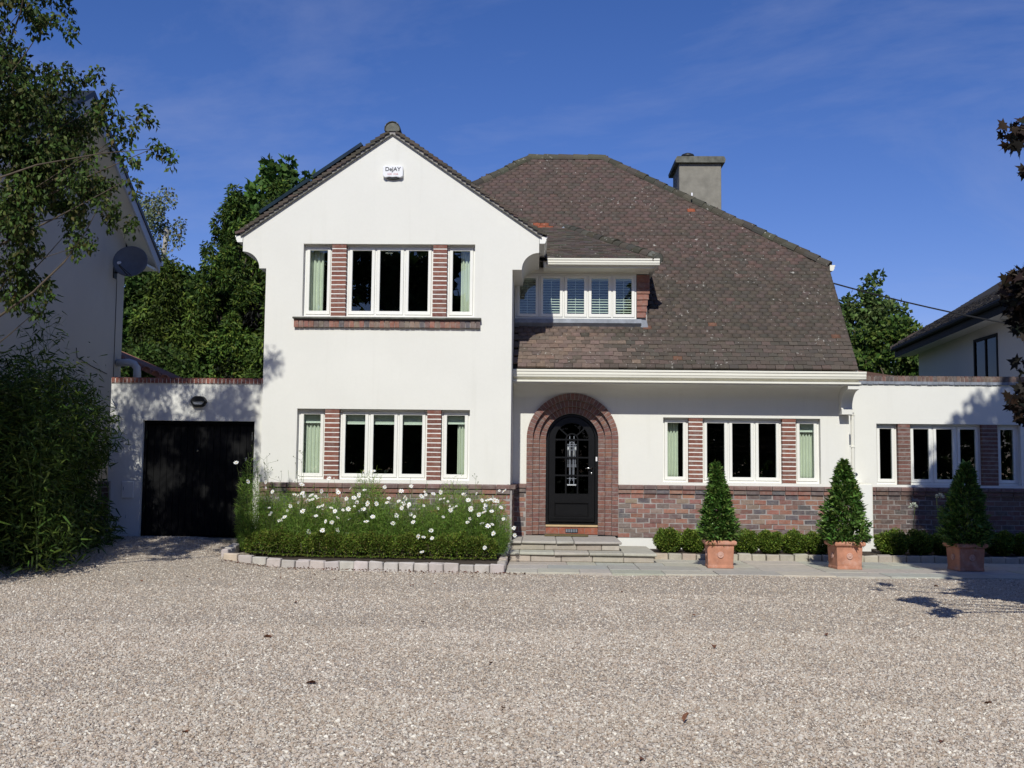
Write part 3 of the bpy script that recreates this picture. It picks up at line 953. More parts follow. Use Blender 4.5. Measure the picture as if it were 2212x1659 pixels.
for i in range(4):
    w = 0.926 / 4
    me = rough_box('step_brick', w - 0.006, 0.02, 0.12, 0.002, 'brick')
    put('step_brick', me, tb, Matrix.Translation((DX - 0.463 + (i + .5) * w, D2 + 0.15, 0.368)), jit((0.36, 0.10, 0.055), 0.1))
av = part('air_vent', MB().box(DX - 0.11, DX + 0.11, D2 + 0.138, D2 + 0.149, 0.335, 0.405), 'dark_metal', tb)
for i in range(7):
    part('vent_bar', MB().box(DX - 0.10 + i * 0.03, DX - 0.085 + i * 0.03, D2 + 0.130, D2 + 0.1375, 0.342, 0.398), 'lead', tb)

# ---- main eave: gutter, fascia, cove and end bracket
gp = gutter_profile(0.135, 0.115)
YG = 18.345
gut = part('gutter', MB().prism([(YG - d, 3.165 + z) for d, z in gp], 'X', GR + 0.006, 5.57), 'cream_paint', house)
part('fascia', MB().box(GR + 0.006, 5.47, YG + 0.001, YG + 0.03, 2.985, 3.155), 'cream_paint', house)
part('eave_moulding', MB().box(GR + 0.006, 5.485, 18.262, YG + 0.03, 2.948, 2.983), 'cream_paint', house, bevel=0.006)
cove = [(18.30, 2.947), (18.30, 2.93), (18.55, 2.93)] + [(18.55 + 0.348 * math.cos(R(a)), 2.705 + 0.225 * math.sin(R(a))) for a in range(84, -1, -6)] + [(D2 - 0.001, 2.947)]
part('cove', MB().prism(cove, 'X', GR + 0.006, 5.27), 'render', house)
brk = [(18.30, 2.946), (18.30, 2.87), (18.36, 2.86)] + [(18.36 + 0.37 * math.cos(R(a)), 2.56 + 0.30 * math.sin(R(a))) for a in range(84, -1, -7)] + [(18.70, 2.555), (18.70, 2.46), (18.899, 2.46), (18.899, 2.946)]
part('corbel_bracket', MB().prism(brk, 'X', 5.272, 5.462), 'render', house)
dp = MB().tube([(5.495, D2 - 0.06, 2.50), (5.495, D2 - 0.06, 1.15)], 0.034, 10)
for z in (2.46, 1.9, 1.3): dp.box(5.452, 5.538, D2 - 0.10, D2 - 0.02, z - 0.012, z + 0.012)
part('downpipe', dp, 'cream_paint', house)

# ---- main roof
RS = 1.2                                           # rise per metre of the front slope
def roof_y(z): return 18.30 + (z - 3.17) / RS
RIDGE_Z, RIDGE_Y = 8.10, roof_y(8.10)
VX = 5.44; VZ = 5.35
HXR = 1.288; HXL = -0.22
HS = (VX - HXR) / (RIDGE_Z - VZ)
def zg(x): return PZ - GS * abs(x - PX)
roof_P0 = Vector((-6.0, 18.305, 3.176))
S_main = Vector((0, 1, RS)).normalized()
def in_main(u, s):
    x = -6.0 + u; z = 3.176 + S_main.z * s
    if z > RIDGE_Z - 0.05: return False
    right = VX + 0.09 if z < VZ else VX - (z - VZ) * HS - 0.04
    if x > right: return False
    if x < HXL - (RIDGE_Z - z) * HS: return False
    if x < GR + 0.06 and z < zg(x) - 0.05: return False
    if x < 0.02 and 4.98 < z < zg(x) - 0.03: return False
    if x < 1.78 and 4.06 < z <= 5.05: return False
    if x < 1.98 and 5.05 < z < min(6.06, 5.1 + (2.02 - x) * 0.69 - 0.04): return False
    return True
T_DARK = [(0.104, 0.085, 0.071), (0.112, 0.089, 0.074), (0.096, 0.081, 0.068), (0.120, 0.091, 0.078), (0.088, 0.076, 0.064)]
T_RED = [(0.132, 0.092, 0.080), (0.120, 0.088, 0.076), (0.108, 0.086, 0.073), (0.140, 0.094, 0.082)]
T_PINK = [(0.188, 0.138, 0.116), (0.205, 0.150, 0.124), (0.170, 0.127, 0.108), (0.215, 0.152, 0.120), (0.152, 0.116, 0.100)]
ORANGE = [(-0.17, 6.13), (-0.02, 6.13), (0.13, 6.13), (-0.05, 6.22), (0.10, 6.22), (3.1, 4.02), (5.25, 3.80), (2.35, 3.36), (3.0, 6.62), (1.87, 4.12), (1.9, 3.95)]
def roof_colour(P, u, s):
    for ox, oz in ORANGE:
        if abs(P.x - ox) < 0.079 and abs(P.z - oz) < (0.038 if oz > 6 and ox < 1 else 0.036):
            return jit((0.36, 0.105, 0.055), 0.1) if oz > 6 else jit((0.19, 0.095, 0.066), 0.1)
    c = random.choice(T_DARK)
    up = (P.z - 5.3) / 1.0 + random.gauss(0, 0.5) - max(0, P.z - 7.2) * 1.2
    if up > 0.1: c = random.choice(T_RED)
    d = max(P.x - 1.6, 0) * 1.2 + max(P.z - 4.1, 0) * 9
    fall = (2.0 - P.x) / 2.2 + random.gauss(0, 0.16)
    if P.z < 4.15 and d < 0.5 and fall > 0.35: c = random.choice(T_PINK)
    return jit(c, 0.09)
main_tiles = tile_field(roof_P0, Vector((1, 0, 0)), S_main, 11.6, 6.7, in_main, roof_colour, verge=lambda s: 6.0 + VX + 0.006)
main_tiles.sort(key=lambda t: t[0].translation.z)

# boarding under the tiles (with the opening of the dormer), other slopes and hip end
def off(p, n=0.012): return (p[0], p[1] + n, p[2] - n)
front = [(-4.37, VZ), (-4.37, 3.17), (VX - 0.06, 3.17), (VX - 0.06, VZ), (HXR, RIDGE_Z), (HXL, RIDGE_Z)]
hole_d = [(-0.44, 4.10), (1.70, 4.10), (1.70, 5.1), (-0.44, 5.1)]
loops = [front, hole_d]
flat = [p for l in loops for p in l]
tris = tessellate_polygon([[Vector((p[0], p[1], 0)) for p in l] for l in loops])
mb = MB(); mb.add([off((p[0], roof_y(p[1]), p[1])) for p in flat], [tuple(t) for t in tris])
by = 2 * RIDGE_Y
roof = part('roof', mb, 'underlay', house)
ob = MB()
ob.quad((-4.37, by - roof_y(3.17), 3.17), (VX, by - roof_y(3.17), 3.17), (HXR, RIDGE_Y, RIDGE_Z), (HXL, RIDGE_Y, RIDGE_Z), (0.075, 0.06, 0.053))
ob.add([(VX, roof_y(VZ), VZ), (VX, by - roof_y(VZ), VZ), (HXR, RIDGE_Y, RIDGE_Z)], [(0, 1, 2)], (0.075, 0.06, 0.053))
ob.add([(-4.37, roof_y(VZ), VZ), (-4.37, by - roof_y(VZ), VZ), (HXL, RIDGE_Y, RIDGE_Z)], [(0, 1, 2)], (0.075, 0.06, 0.053))
part('rear_slope', ob, 'tile_joined', roof)
for m, c in main_tiles[:300]: single_tile(roof, m, c)
joined_tiles('roof_tile_field', main_tiles[300:], roof)
# cover board along the right verge, hip-end gutter
part('verge_strip', MB().prism([(18.30, 3.09), (20.12, 5.29), (20.14, 5.36), (18.27, 3.12)], 'X', VX - 0.03, VX + 0.012), 'white_frame', house)
part('gutter', MB().prism([(VX + 0.03 + d, 5.36 + z) for d, z in gutter_profile(0.11, 0.10)], 'Y', 20.06, 24.6), 'cream_paint', house)
part('fascia', MB().box(VX - 0.02, VX + 0.029, 20.14, 24.6, 5.05, 5.35), 'cream_paint', house)
hip_line(roof, 'hip_tile', (VX + 0.03, roof_y(VZ) - 0.02, VZ + 0.03), (HXR, RIDGE_Y, RIDGE_Z + 0.03), 0.115, 0.24)
hip_line(roof, 'hip_tile', (-1.95, roof_y(RIDGE_Z - (HXL + 1.95) / HS) - 0.02, RIDGE_Z - (HXL + 1.95) / HS + 0.03), (HXL, RIDGE_Y, RIDGE_Z + 0.03), 0.115, 0.24)
hip_line(roof, 'ridge_tile', (HXL - 0.05, RIDGE_Y, RIDGE_Z + 0.02), (HXR + 0.05, RIDGE_Y, RIDGE_Z + 0.02), 0.12, 0.30)

# ---- gable roof
def gable_tiles():
    out = []
    cs, sn = 1 / math.hypot(1, GS), GS / math.hypot(1, GS)
    def colr(P, u, s): return jit(random.choice(T_DARK), 0.16)
    L = (ER + 0.06 - PX) / cs
    def back_ok(P):
        z = P.z
        return P.y < roof_y(z) + 0.25
    a = tile_field(Vector((ER + 0.06, 17.55, EZ - 0.06 * GS + 0.03)), Vector((0, 1, 0)), Vector((-cs, 0, sn)), 5.0, L, lambda u, s: u > 0, colr)
    b = tile_field(Vector((EL - 0.06, 22.2, EZ - 0.06 * GS + 0.03)), Vector((0, -1, 0)), Vector((cs, 0, sn)), 4.65, L, lambda u, s: 0 < u < 4.62, colr)
    return [t for t in a if back_ok(t[0].translation)] + b
gr = part('gable_roof', MB().add([(EL - .05, D1 - 0.0, EZ - .035), (PX, D1 - 0.0, PZ + .005), (ER + .05, D1 - 0.0, EZ - .035), (EL - .05, 22.4, EZ - .035), (PX, 22.4, PZ + .005), (ER + .05, 19.9, EZ - .035)],
                                 [(0, 1, 4, 3), (1, 2, 5, 4)]), 'underlay', house)
joined_tiles('roof_tile_field', gable_tiles(), gr)
vt = rough_box('verge_tile', 0.20, 0.165, 0.036, 0.003, 'tile', 4)
for s in (1, -1):
    xe = ER if s > 0 else EL
    cs, sn = 1 / math.hypot(1, GS), GS / math.hypot(1, GS)
    # undercloak and bedding mortar between the render and the tile ends
    a, b = Vector((xe + s * 0.03, EZ - 0.03 * GS)), Vector((PX, PZ))
    nrm = Vector((s * sn, cs))
    poly = [a, b, b + Vector((0, 0.085)), a + nrm * 0.065]
    part('verge_mortar', MB().prism([(p.x, p.y) for p in poly], 'Y', D1 - 0.018, D1 + 0.2), 'mortar', gr)
    ln = (Vector((xe + s * 0.05, EZ - 0.05 * GS)) - Vector((PX, PZ))).length
    und = [Vector((xe + s * 0.04, EZ - 0.04 * GS)) - nrm * 0.012, Vector((PX, PZ - 0.012)), Vector((PX, PZ + 0.003)), Vector((xe + s * 0.04, EZ - 0.04 * GS)) + nrm * 0.003]
    part('undercloak', MB().prism([(p.x, p.y) for p in und], 'Y', D1 - 0.045, D1 - 0.019), 'concrete_cap', gr)
    n = int(ln / 0.097)
    U = Vector((0, s, 0)); S = Vector((-s * cs, 0, sn)); Nn = Vector((s * sn, 0, cs))
    for i in range(n):
        P = Vector((xe + s * 0.075, 0, EZ - 0.075 * GS)) + S * (i * 0.097) + Nn * 0.088
        P.y = D1 - 0.055 + 0.10 + random.uniform(-.006, .006)
        S2 = (S - Nn * (0.27 + random.uniform(-.04, .04))).normalized(); N2 = U.cross(S2)
        m = Matrix((U, S2, N2)).transposed().to_4x4()
        put('verge_tile', random.choice(_lib[('verge_tile', 4)]), gr, Matrix.Translation(P) @ m, jit(random.choice(T_DARK[1:]), 0.2))
hip_line(gr, 'ridge_tile', (PX, D1 - 0.05, PZ + 0.10), (PX, 21.3, PZ + 0.10), 0.135, 0.42, sink=0.25)
part('ridge_end', MB().prism(arc(PX, PZ + 0.065, 0.118, -10, 190, 14), 'Y', D1 - 0.042, D1 + 0.02), 'concrete_cap', gr)
for s, xe, yb in ((1, ER, 19.75), (-1, EL, 22.0)):
    part('gutter', MB().prism([(xe + s * (0.006 + d), EZ - 0.012 + z) for d, z in gutter_profile(0.115, 0.125)], 'Y', D1 - 0.012, yb), 'white_frame', house)

# ---- dormer
DW = (GR + 0.012, 1.715, 4.135, 4.955)
window(house, *DW, D2 + 0.02, 5, fr=0.03, sash=0.05, bot=0.03)
part('dormer_head', MB().box(GR + 0.012, 1.94, D2 + 0.0, D2 + 0.12, 4.957, 5.06), 'cream_paint', house)
part('dormer_soffit', MB().box(0.05, 1.98, 18.53, D2 - 0.001, 4.985, 5.01), 'cream_paint', house)
part('dormer_fascia', MB().box(0.05, 1.99, 18.50, 18.529, 4.985, 5.10), 'cream_paint', house)
part('gutter', MB().prism([(18.50 - d, 5.135 + z) for d, z in gutter_profile(0.115, 0.10)], 'X', 0.112, 2.075), 'cream_paint', house)
part('gutter', MB().prism([(1.985 + d, 5.134 + z) for d, z in gutter_profile(0.113, 0.10)], 'Y', 18.62, 19.80), 'cream_paint', house)
part('flashing', MB().prism([(D2 + 0.02, 4.134), (D2 - 0.03, 4.134), (D2 - 0.035, 4.06), (roof_y(3.98) - 0.055, 4.01), (roof_y(3.98) - 0.03, 3.985), (D2 + 0.10, 4.05)], 'X', GR + 0.008, 1.80), 'lead', house)
part('flashing_corner', MB().prism([(1.80, 3.93), (1.93, 3.97), (1.90, 4.12), (1.78, 4.135)], 'Y', roof_y(4.0) - 0.075, roof_y(4.1)), 'lead', house)
ck = part('dormer_cheek', MB().prism([(D2 + 0.06, 4.10), (roof_y(4.12), 4.14), (roof_y(5.05), 5.05), (D2 + 0.06, 5.05)], 'X', 1.73, 1.91), 'mortar_dark', house)
for i in range(7):
    z = 4.17 + i * 0.108
    w = 0.16 + 0.028 * min(i, 4) * 0.6
    me = rough_box(f'cheek_{w:.3f}', w, 0.03, 0.125, 0.003, 'brick', 2)
    put('hung_tile', me, ck, Matrix.Translation((1.722 + w / 2, D2 + 0.012, z + 0.06)) @ Matrix.Rotation(R(-11), 4, 'X'), jit((0.29, 0.125, 0.095), 0.12))
dmap = part('dormer_roof', MB().add([(2.03, 18.45, 5.09), (0.0, 18.45, 5.09), (0.515, 20.62, 6.11), (-1.0, 20.62, 6.11), (2.03, 19.85, 5.09)], [(0, 1, 3, 2), (0, 2, 4)]), 'underlay', house)
S_d = Vector((0, 2.10, 1.02)).normalized()
def in_dorm(u, s):
    x = 0.0 + u; y = 18.44 + S_d.y * s; z = 5.09 + S_d.z * s
    if x > 2.03 - (y - 18.44) * (1.515 / 2.18) + 0.02: return False
    if x < 0.10 and z < 5.35: return False
    if z >= 5.30 and x < PX + (PZ - z) / GS - 0.02: return False
    return z < 6.10
dt = tile_field(Vector((0.0, 18.44, 5.10)), Vector((1, 0, 0)), S_d, 2.2, 2.4, lambda u, s: in_dorm(u, s), lambda P, u, s: jit(random.choice(T_DARK), 0.25), rough=2.0)
dt += tile_field(Vector((0.0, 18.44, 5.10)), Vector((1, 0, 0)), S_d, 2.2, 2.4, lambda u, s: False, lambda P, u, s: (0, 0, 0))
S_e = Vector((-1.515, 0, 1.02)).normalized()
def in_dorm2(u, s):
    y = 18.44 + u; z = 5.09 + S_e.z * s; x = 2.03 + S_e.x * s
    return y > 18.44 + (2.03 - x) * (2.18 / 1.515) and y < roof_y(z) + 0.05
dt += tile_field(Vector((2.05, 18.44, 5.09)), Vector((0, 1, 0)), S_e, 2.2, 1.8, in_dorm2, lambda P, u, s: jit(random.choice(T_DARK), 0.25))
for m, c in dt: single_tile(dmap, m, c)
hip_line(dmap, 'hip_tile', (2.05, 18.45, 5.16), (0.50, 20.62, 6.17), 0.125, 0.20, sink=0.25)
part('hip_end', MB().tube([(2.048, 18.453, 5.13), (1.95, 18.59, 5.20)], 0.108, 12), 'concrete_cap', dmap)
part('lead_saddle', MB().add([(0.42, 20.45, 6.10), (0.52, 20.56, 6.24), (0.30, 20.44, 6.06), (0.40, 20.52, 6.16)], [(0, 1, 3, 2)]), 'lead', dmap)

# ---- chimney
ch = part('chimney', MB().box(2.952, 3.852, 22.5, 23.56, 5.6, 8.05), 'concrete_render', house, bevel=0.012)
part('chimney_cap', MB().prism([(2.87, 8.03), (3.92, 8.03), (3.935, 8.10), (3.90, 8.165), (2.90, 8.165), (2.86, 8.10)], 'Y', 22.42, 23.68), 'concrete_cap', ch)
cw = MB().lathe([(0.0, 0.16), (0.06, 0.155), (0.13, 0.125), (0.145, 0.09), (0.13, 0.06), (0.06, 0.05), (0, 0.05)], 18, (3.17, 22.75, 8.165))
for a in range(4): cw.tube([(3.17 + 0.07 * math.cos(a * 1.57 + .4), 22.75 + 0.07 * math.sin(a * 1.57 + .4), 8.15), (3.17 + 0.07 * math.cos(a * 1.57 + .4), 22.75 + 0.07 * math.sin(a * 1.57 + .4), 8.24)], 0.008, 6)
part('chimney_cowl', cw, 'dark_metal', ch, True)
part('lead_spot', MB().box(3.02, 3.05, 21.18, 21.2, 6.98, 7.04), 'white_plastic', roof)

# ================================================================== GARAGE
garage = thing('garage', 'low white garage with red brick coping and wide black doors beside the gable', 'garage', (-5.9, DG, 0.28))
GX0, GX1 = -7.17, GL - 0.004
GD = (-6.612, -4.738, 0.27, 2.195)
part('front_wall', MB().prism(rect(GX0, GX1, 0.0, 2.815), 'Y', DG, DG + 0.25, holes=[rect(GD[0], GD[1], 0.10, GD[3])]), 'render', garage)
part('side_wall', MB().box(GX0, GX0 + 0.24, DG + 0.25, 24, 0, 2.8), 'render', garage)
part('flat_roof', MB().box(GX0 + 0.24, GX1, DG + 0.25, 24, 2.6, 2.7), 'lead', garage)
cp = part('coping', MB().box(GX0, GX1, DG - 0.012, DG + 0.22, 2.816, 2.895), 'mortar_white', garage)
brick_row(cp, 'coping_brick', GX0, GX1, 39, DG - 0.02, 2.822, 2.91, 0.24, BR_COPE, 0.009, 0.002)
gd = part('garage_door', MB().box(GD[0] + 0.01, GD[1] - 0.01, DG + 0.15, DG + 0.19, 0.27, 2.19), 'black_matt', garage)
part('door_frame', MB().prism(rect(GD[0] + .001, GD[1] - .001, 0.26, GD[3] - .001), 'Y', DG + 0.07, DG + 0.149, holes=[rect(GD[0] + .045, GD[1] - .045, 0.262, GD[3] - .05)]), 'black_matt', garage)
nb = 16; w = (GD[1] - GD[0] - 0.10) / nb
bm_ = MB().box(-w / 2 + 0.003, w / 2 - 0.003, 0, 0.02, 0.30, 2.14).mesh('door_board', 'black_matt')
for i in range(nb):
    put('door_board', bm_, gd, Matrix.Translation((GD[0] + 0.05 + (i + .5) * w, DG + 0.128, 0)))
kh = MB().lathe([(0, 0), (0.016, 0), (0.016, 0.01), (0, 0.012)], 12); kh.v = [(x - 5.72, -z + DG + 0.127, y + 1.70) for x, y, z in kh.v]
part('keyhole', kh, 'steel', gd)
for x in (GD[0] + 0.05, GD[1] - 0.05):
    for z in (1.95, 0.75): part('hinge', MB().box(x - 0.008, x + 0.008, DG + 0.055, DG + 0.072, z - 0.07, z + 0.07), 'steel', gd)
part('apron', MB().box(GD[0] - 0.35, GD[1] + 0.16, DG - 0.32, DG + 0.14, 0.10, 0.262), 'concrete_render', garage, bevel=0.01)
pb = part('brick_plinth', MB().box(GX0 - 0.14, GX0 + 0.06, DG - 0.05, DG - 0.002, 0.1, 1.18), 'mortar_dark', garage)
brick_wall(pb, 'plinth_brick', GX0 - 0.14, GX0 + 0.06, DG - 0.06, 0.12, 1.17, BR_DARK)
hb = part('meter_hatch', MB().box(-6.925, -6.725, DG - 0.02, DG - 0.002, 0.90, 1.18), 'white_frame', garage, bevel=0.006)
part('hatch_lock', MB().box(-6.90, -6.88, DG - 0.024, DG - 0.0205, 1.03, 1.09), 'grey_pvc', hb)

lt = thing('wall_light', 'black lozenge bulkhead lamp above the garage doors', 'lamp', (-5.672, DG, 2.43))
lz = lambda a, b: [(-5.672 + x * a, 2.512 + z * b) for x, z in ((-1, 0), (-.72, 0.72), (-.5, 1), (.5, 1), (.72, .72), (1, 0), (.72, -.72), (.5, -1), (-.5, -1), (-.72, -.72))]
part('body', MB().prism(lz(0.138, 0.088), 'Y', DG - 0.075, DG - 0.001), 'dark_metal', lt, bevel=0.008)
part('diffuser', MB().prism(lz(0.105, 0.055), 'Y', DG - 0.095, DG - 0.076), 'lamp_glass', lt, bevel=0.008)
part('hood', MB().prism([(-5.80, 2.515), (-5.54, 2.515), (-5.58, 2.575), (-5.62, 2.60), (-5.72, 2.60), (-5.76, 2.575)], 'Y', DG - 0.112, DG - 0.09), 'dark_metal', lt)

# ================================================================== SIDE EXTENSION
wing = thing('side_extension', 'single-storey white side extension with dark brick base and brown brick parapet', 'extension', (7.4, D3, 0))
WX0, WX1 = 5.46, 10.6
WW = (6.148, 8.746, 1.235, 2.345)
part('front_wall', MB().prism(rect(WX0, WX1, 0, 3.075), 'Y', D3, D3 + 0.25, holes=[rect(*WW)]), 'render', wing)
part('side_wall', MB().box(WX1 - 0.24, WX1, D3 + 0.25, 25, 0, 3.0), 'render', wing)
part('flat_roof', MB().box(WX0, WX1 - 0.24, D3 + 0.25, 25, 2.8, 2.9), 'lead', wing)
part('low_roof', MB().add([(5.46, 19.95, 3.42), (7.35, 20.3, 3.2), (7.35, 24.5, 3.2), (5.46, 24.5, 3.42), (5.46, 19.95, 3.05), (7.35, 20.3, 3.05), (7.35, 24.5, 3.05), (5.46, 24.5, 3.05)],
                          [(0, 1, 2, 3), (0, 4, 5, 1), (1, 5, 6, 2), (2, 6, 7, 3)], (0.14, 0.08, 0.065)), 'tile_joined', wing)
fl = part('flashing', MB().box(WX0 + 0.02, WX1, D3 - 0.025, D3 + 0.2, 3.077, 3.118), 'lead', wing)
fl2 = MB()
for i in range(52):
    x = WX0 + 0.05 + i * 0.098
    fl2.box(x, x + 0.09, D3 - 0.03 - random.uniform(0, .006), D3 - 0.026, 3.066 + random.uniform(-.006, .004), 3.116)
part('flashing_fold', fl2, 'lead', wing)
cp = part('coping', MB().box(WX0 + 0.02, WX1, D3 - 0.01, D3 + 0.22, 3.119, 3.20), 'mortar_dark', wing)
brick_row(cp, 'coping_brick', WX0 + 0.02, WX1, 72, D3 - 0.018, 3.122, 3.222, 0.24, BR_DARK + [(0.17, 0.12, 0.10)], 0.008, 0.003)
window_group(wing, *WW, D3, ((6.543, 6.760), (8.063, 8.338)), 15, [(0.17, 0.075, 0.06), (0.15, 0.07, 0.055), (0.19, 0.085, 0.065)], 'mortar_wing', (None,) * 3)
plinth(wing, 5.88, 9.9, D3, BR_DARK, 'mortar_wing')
room(wing, 5.9, 10.2, D3 + 0.252, 23, 0.3, 2.7)

mc = thing('meter_cabinet', 'tall cream cabinet between the downpipe and the dark brick base', 'cabinet', (5.67, 18.95, 0))
part('cabinet_body', MB().box(5.53, 5.87, 18.98, 19.59, 0.30, 1.27), 'cream_paint', mc)
part('cabinet_door', MB().box(5.545, 5.855, 18.955, 18.979, 0.34, 1.24), 'white_frame', mc, bevel=0.006)
part('cabinet_foot', MB().box(5.56, 5.85, 19.05, 19.59, -0.05, 0.298), 'render', mc)
part('inlet_pipe', MB().tube([(5.50, 18.84, 1.15), (5.50, 18.84, 1.36), (5.55, 18.90, 1.42)], 0.045, 10), 'white_plastic', mc, True)

# ---- alarm box on the gable
al = thing('alarm_box', 'white burglar alarm box with dark lettering high on the gable', 'alarm', (-2.474, D1, 6.25))
bx = [(-2.640, 6.445), (-2.625, 6.462), (-2.323, 6.462), (-2.308, 6.445), (-2.306, 6.29), (-2.345, 6.262), (-2.42, 6.274), (-2.474, 6.266), (-2.53, 6.274), (-2.603, 6.262), (-2.642, 6.29)]
part('cover', MB().prism(bx, 'Y', D1 - 0.075, D1 - 0.012), 'white_plastic', al, bevel=0.008)
part('base', MB().prism([(-2.632, 6.44), (-2.316, 6.44), (-2.316, 6.29), (-2.40, 6.252), (-2.474, 6.243), (-2.55, 6.252), (-2.632, 6.29)], 'Y', D1 - 0.05, D1 - 0.001), 'dark_metal', al)
def text(body, size, x, z, y, mat, parent, name='lettering', bold=0.0):
    cu = bpy.data.curves.new(name, 'FONT')
    cu.body = body; cu.size = size; cu.align_x = 'CENTER'; cu.extrude = 0.0015; cu.offset = bold
    tmp = bpy.data.objects.new('tmp', cu); col.objects.link(tmp)
    me = bpy.data.meshes.new_from_object(tmp.evaluated_get(bpy.context.evaluated_depsgraph_get()))
    bpy.data.objects.remove(tmp)
    me.materials.clear(); me.materials.append(M[mat])
    me.transform(Matrix.Translation((x, y, z)) @ Matrix.Rotation(R(90), 4, 'X'))
    return put(name, me, parent)
text('DeJAY', 0.094, -2.474, 6.372, D1 - 0.077, 'ink', al, bold=0.0016)
text('628 1026', 0.048, -2.474, 6.305, D1 - 0.077, 'ink_red', al)

# ---- solar panels on the hidden left slope of the gable
for (xa, xb, lab) in ((-4.62, -3.80, 'lower dark solar panel lying on the left slope of the gable'), (-3.74, -2.92, 'upper dark solar panel lying on the left slope of the gable')):
    sp_ = thing('solar_panel', lab, 'solar panel', ((xa + xb) / 2, 18.7, zg((xa + xb) / 2)), group='solar panels on the gable roof')
    nr = Vector((-GS, 0, 1)).normalized()
    pts = [Vector((xa, 17.75, zg(xa))), Vector((xb, 17.75, zg(xb)))]
    lo, hi = [p + nr * 0.15 for p in pts], [p + nr * 0.205 for p in pts]
    part('panel_frame', MB().prism([(lo[0].x, lo[0].z), (lo[1].x, lo[1].z), (hi[1].x, hi[1].z), (hi[0].x, hi[0].z)], 'Y', 17.43, 19.5), 'solar', sp_)
    g0, g1 = hi[0].lerp(hi[1], 0.04), hi[0].lerp(hi[1], 0.96)
    part('cell_sheet', MB().prism([(g0.x, g0.z), (g1.x, g1.z), ((g1 + nr * .004).x, (g1 + nr * .004).z), ((g0 + nr * .004).x, (g0 + nr * .004).z)], 'Y', 17.48, 19.45), 'solar', sp_)
    for f in (0.2, 0.8):
        c0 = pts[0].lerp(pts[1], f)
        part('mount', MB().prism([(c0.x - .02, c0.z + 0.0), (c0.x + .02, c0.z + 0.0), (c0.x + .02 - GS * .13, c0.z + 0.19), (c0.x - .02 - GS * .13, c0.z + 0.16)], 'Y', 17.55, 19.4), 'dark_metal', sp_)

# ---- curtains and blinds behind the glass
def curtain(x0, x1, z0, z1, y, folds, label, taper=0.0, amp=0.028):
    n = folds * 8; rows = 10
    vs, fs = [], []
    for r in range(rows + 1):
        t = r / rows; z = z0 + (z1 - z0) * t
        for i in range(n + 1):
            u = i / n
            x = x0 + (x1 - x0) * u * (1 - taper * (1 - t))
            vs.append((x, y + amp * math.sin(u * folds * 2 * math.pi + 0.5 * math.sin(3 * t)) * (0.7 + 0.5 * (1 - t)), z))
    for r in range(rows):
        for i in range(n):
            a = r * (n + 1) + i
            fs.append((a, a + 1, a + n + 2, a + n + 1))
    mb = MB(); mb.add(vs, fs)
    o = put('curtain', mb.mesh('curtain', 'curtain', True))
    sm_ = o.modifiers.new('thickness', 'SOLIDIFY'); sm_.thickness = 0.004
    tag(o, label, 'curtain', 'curtains behind the windows')
yc = 0.30
curtain(-3.93, -3.66, 3.98, 5.13, D1 + yc, 4, 'pale curtain in the upper left narrow window of the gable')
curtain(-1.34, -1.12, 3.98, 5.13, D1 + yc, 4, 'pale curtain in the upper right narrow window of the gable')
curtain(-3.92, -3.55, 1.27, 2.33, D1 + yc, 6, 'pale green curtain in the lower left narrow window behind the flowers')
curtain(-1.36, -1.16, 1.27, 2.36, D1 + yc, 4, 'pale curtain in the lower right narrow window of the gable')
curtain(2.21, 2.49, 1.27, 2.36, D2 + yc, 5, 'pale green curtain in the narrow window nearest the arched door')
curtain(4.57, 4.90, 1.27, 2.36, D2 + yc, 6, 'pale green curtain in the narrow window nearest the downpipe')
def roller(x0, x1, zt, h, y, label):
    t = thing('roller_blind', label, 'blind', ((x0 + x1) / 2, y, zt - h), group='roller blinds behind the ground floor windows')
    part('cloth', MB().box(x0, x1, y, y + 0.003, zt - h, zt), 'blind', t)
    part('bottom_bar', MB().box(x0, x1, y - 0.008, y + 0.01, zt - h - 0.022, zt - h - 0.001), 'blind_bar', t)
roller(-3.96, -3.55, 2.40, 0.20, D1 + 0.235, 'rolled-up blind in the lower left narrow window of the gable')
for i, nm in enumerate(('left', 'middle', 'right')):
    w3 = (-1.841 + 3.290) / 3
    roller(-3.27 + i * w3 + 0.04, -3.29 + (i + 1) * w3 - 0.02, 2.40, 0.215, D1 + 0.235, f'rolled-up blind in the {nm} pane of the lower triple gable window')
roller(-1.60, -1.15, 2.40, 0.20, D1 + 0.235, 'rolled-up blind in the lower right narrow window of the gable')
roller(4.53, 4.94, 2.38, 0.20, D2 + 0.235, 'rolled-up blind in the narrow window nearest the downpipe')
slat_me = None
wd = (DW[1] - DW[0]) / 5
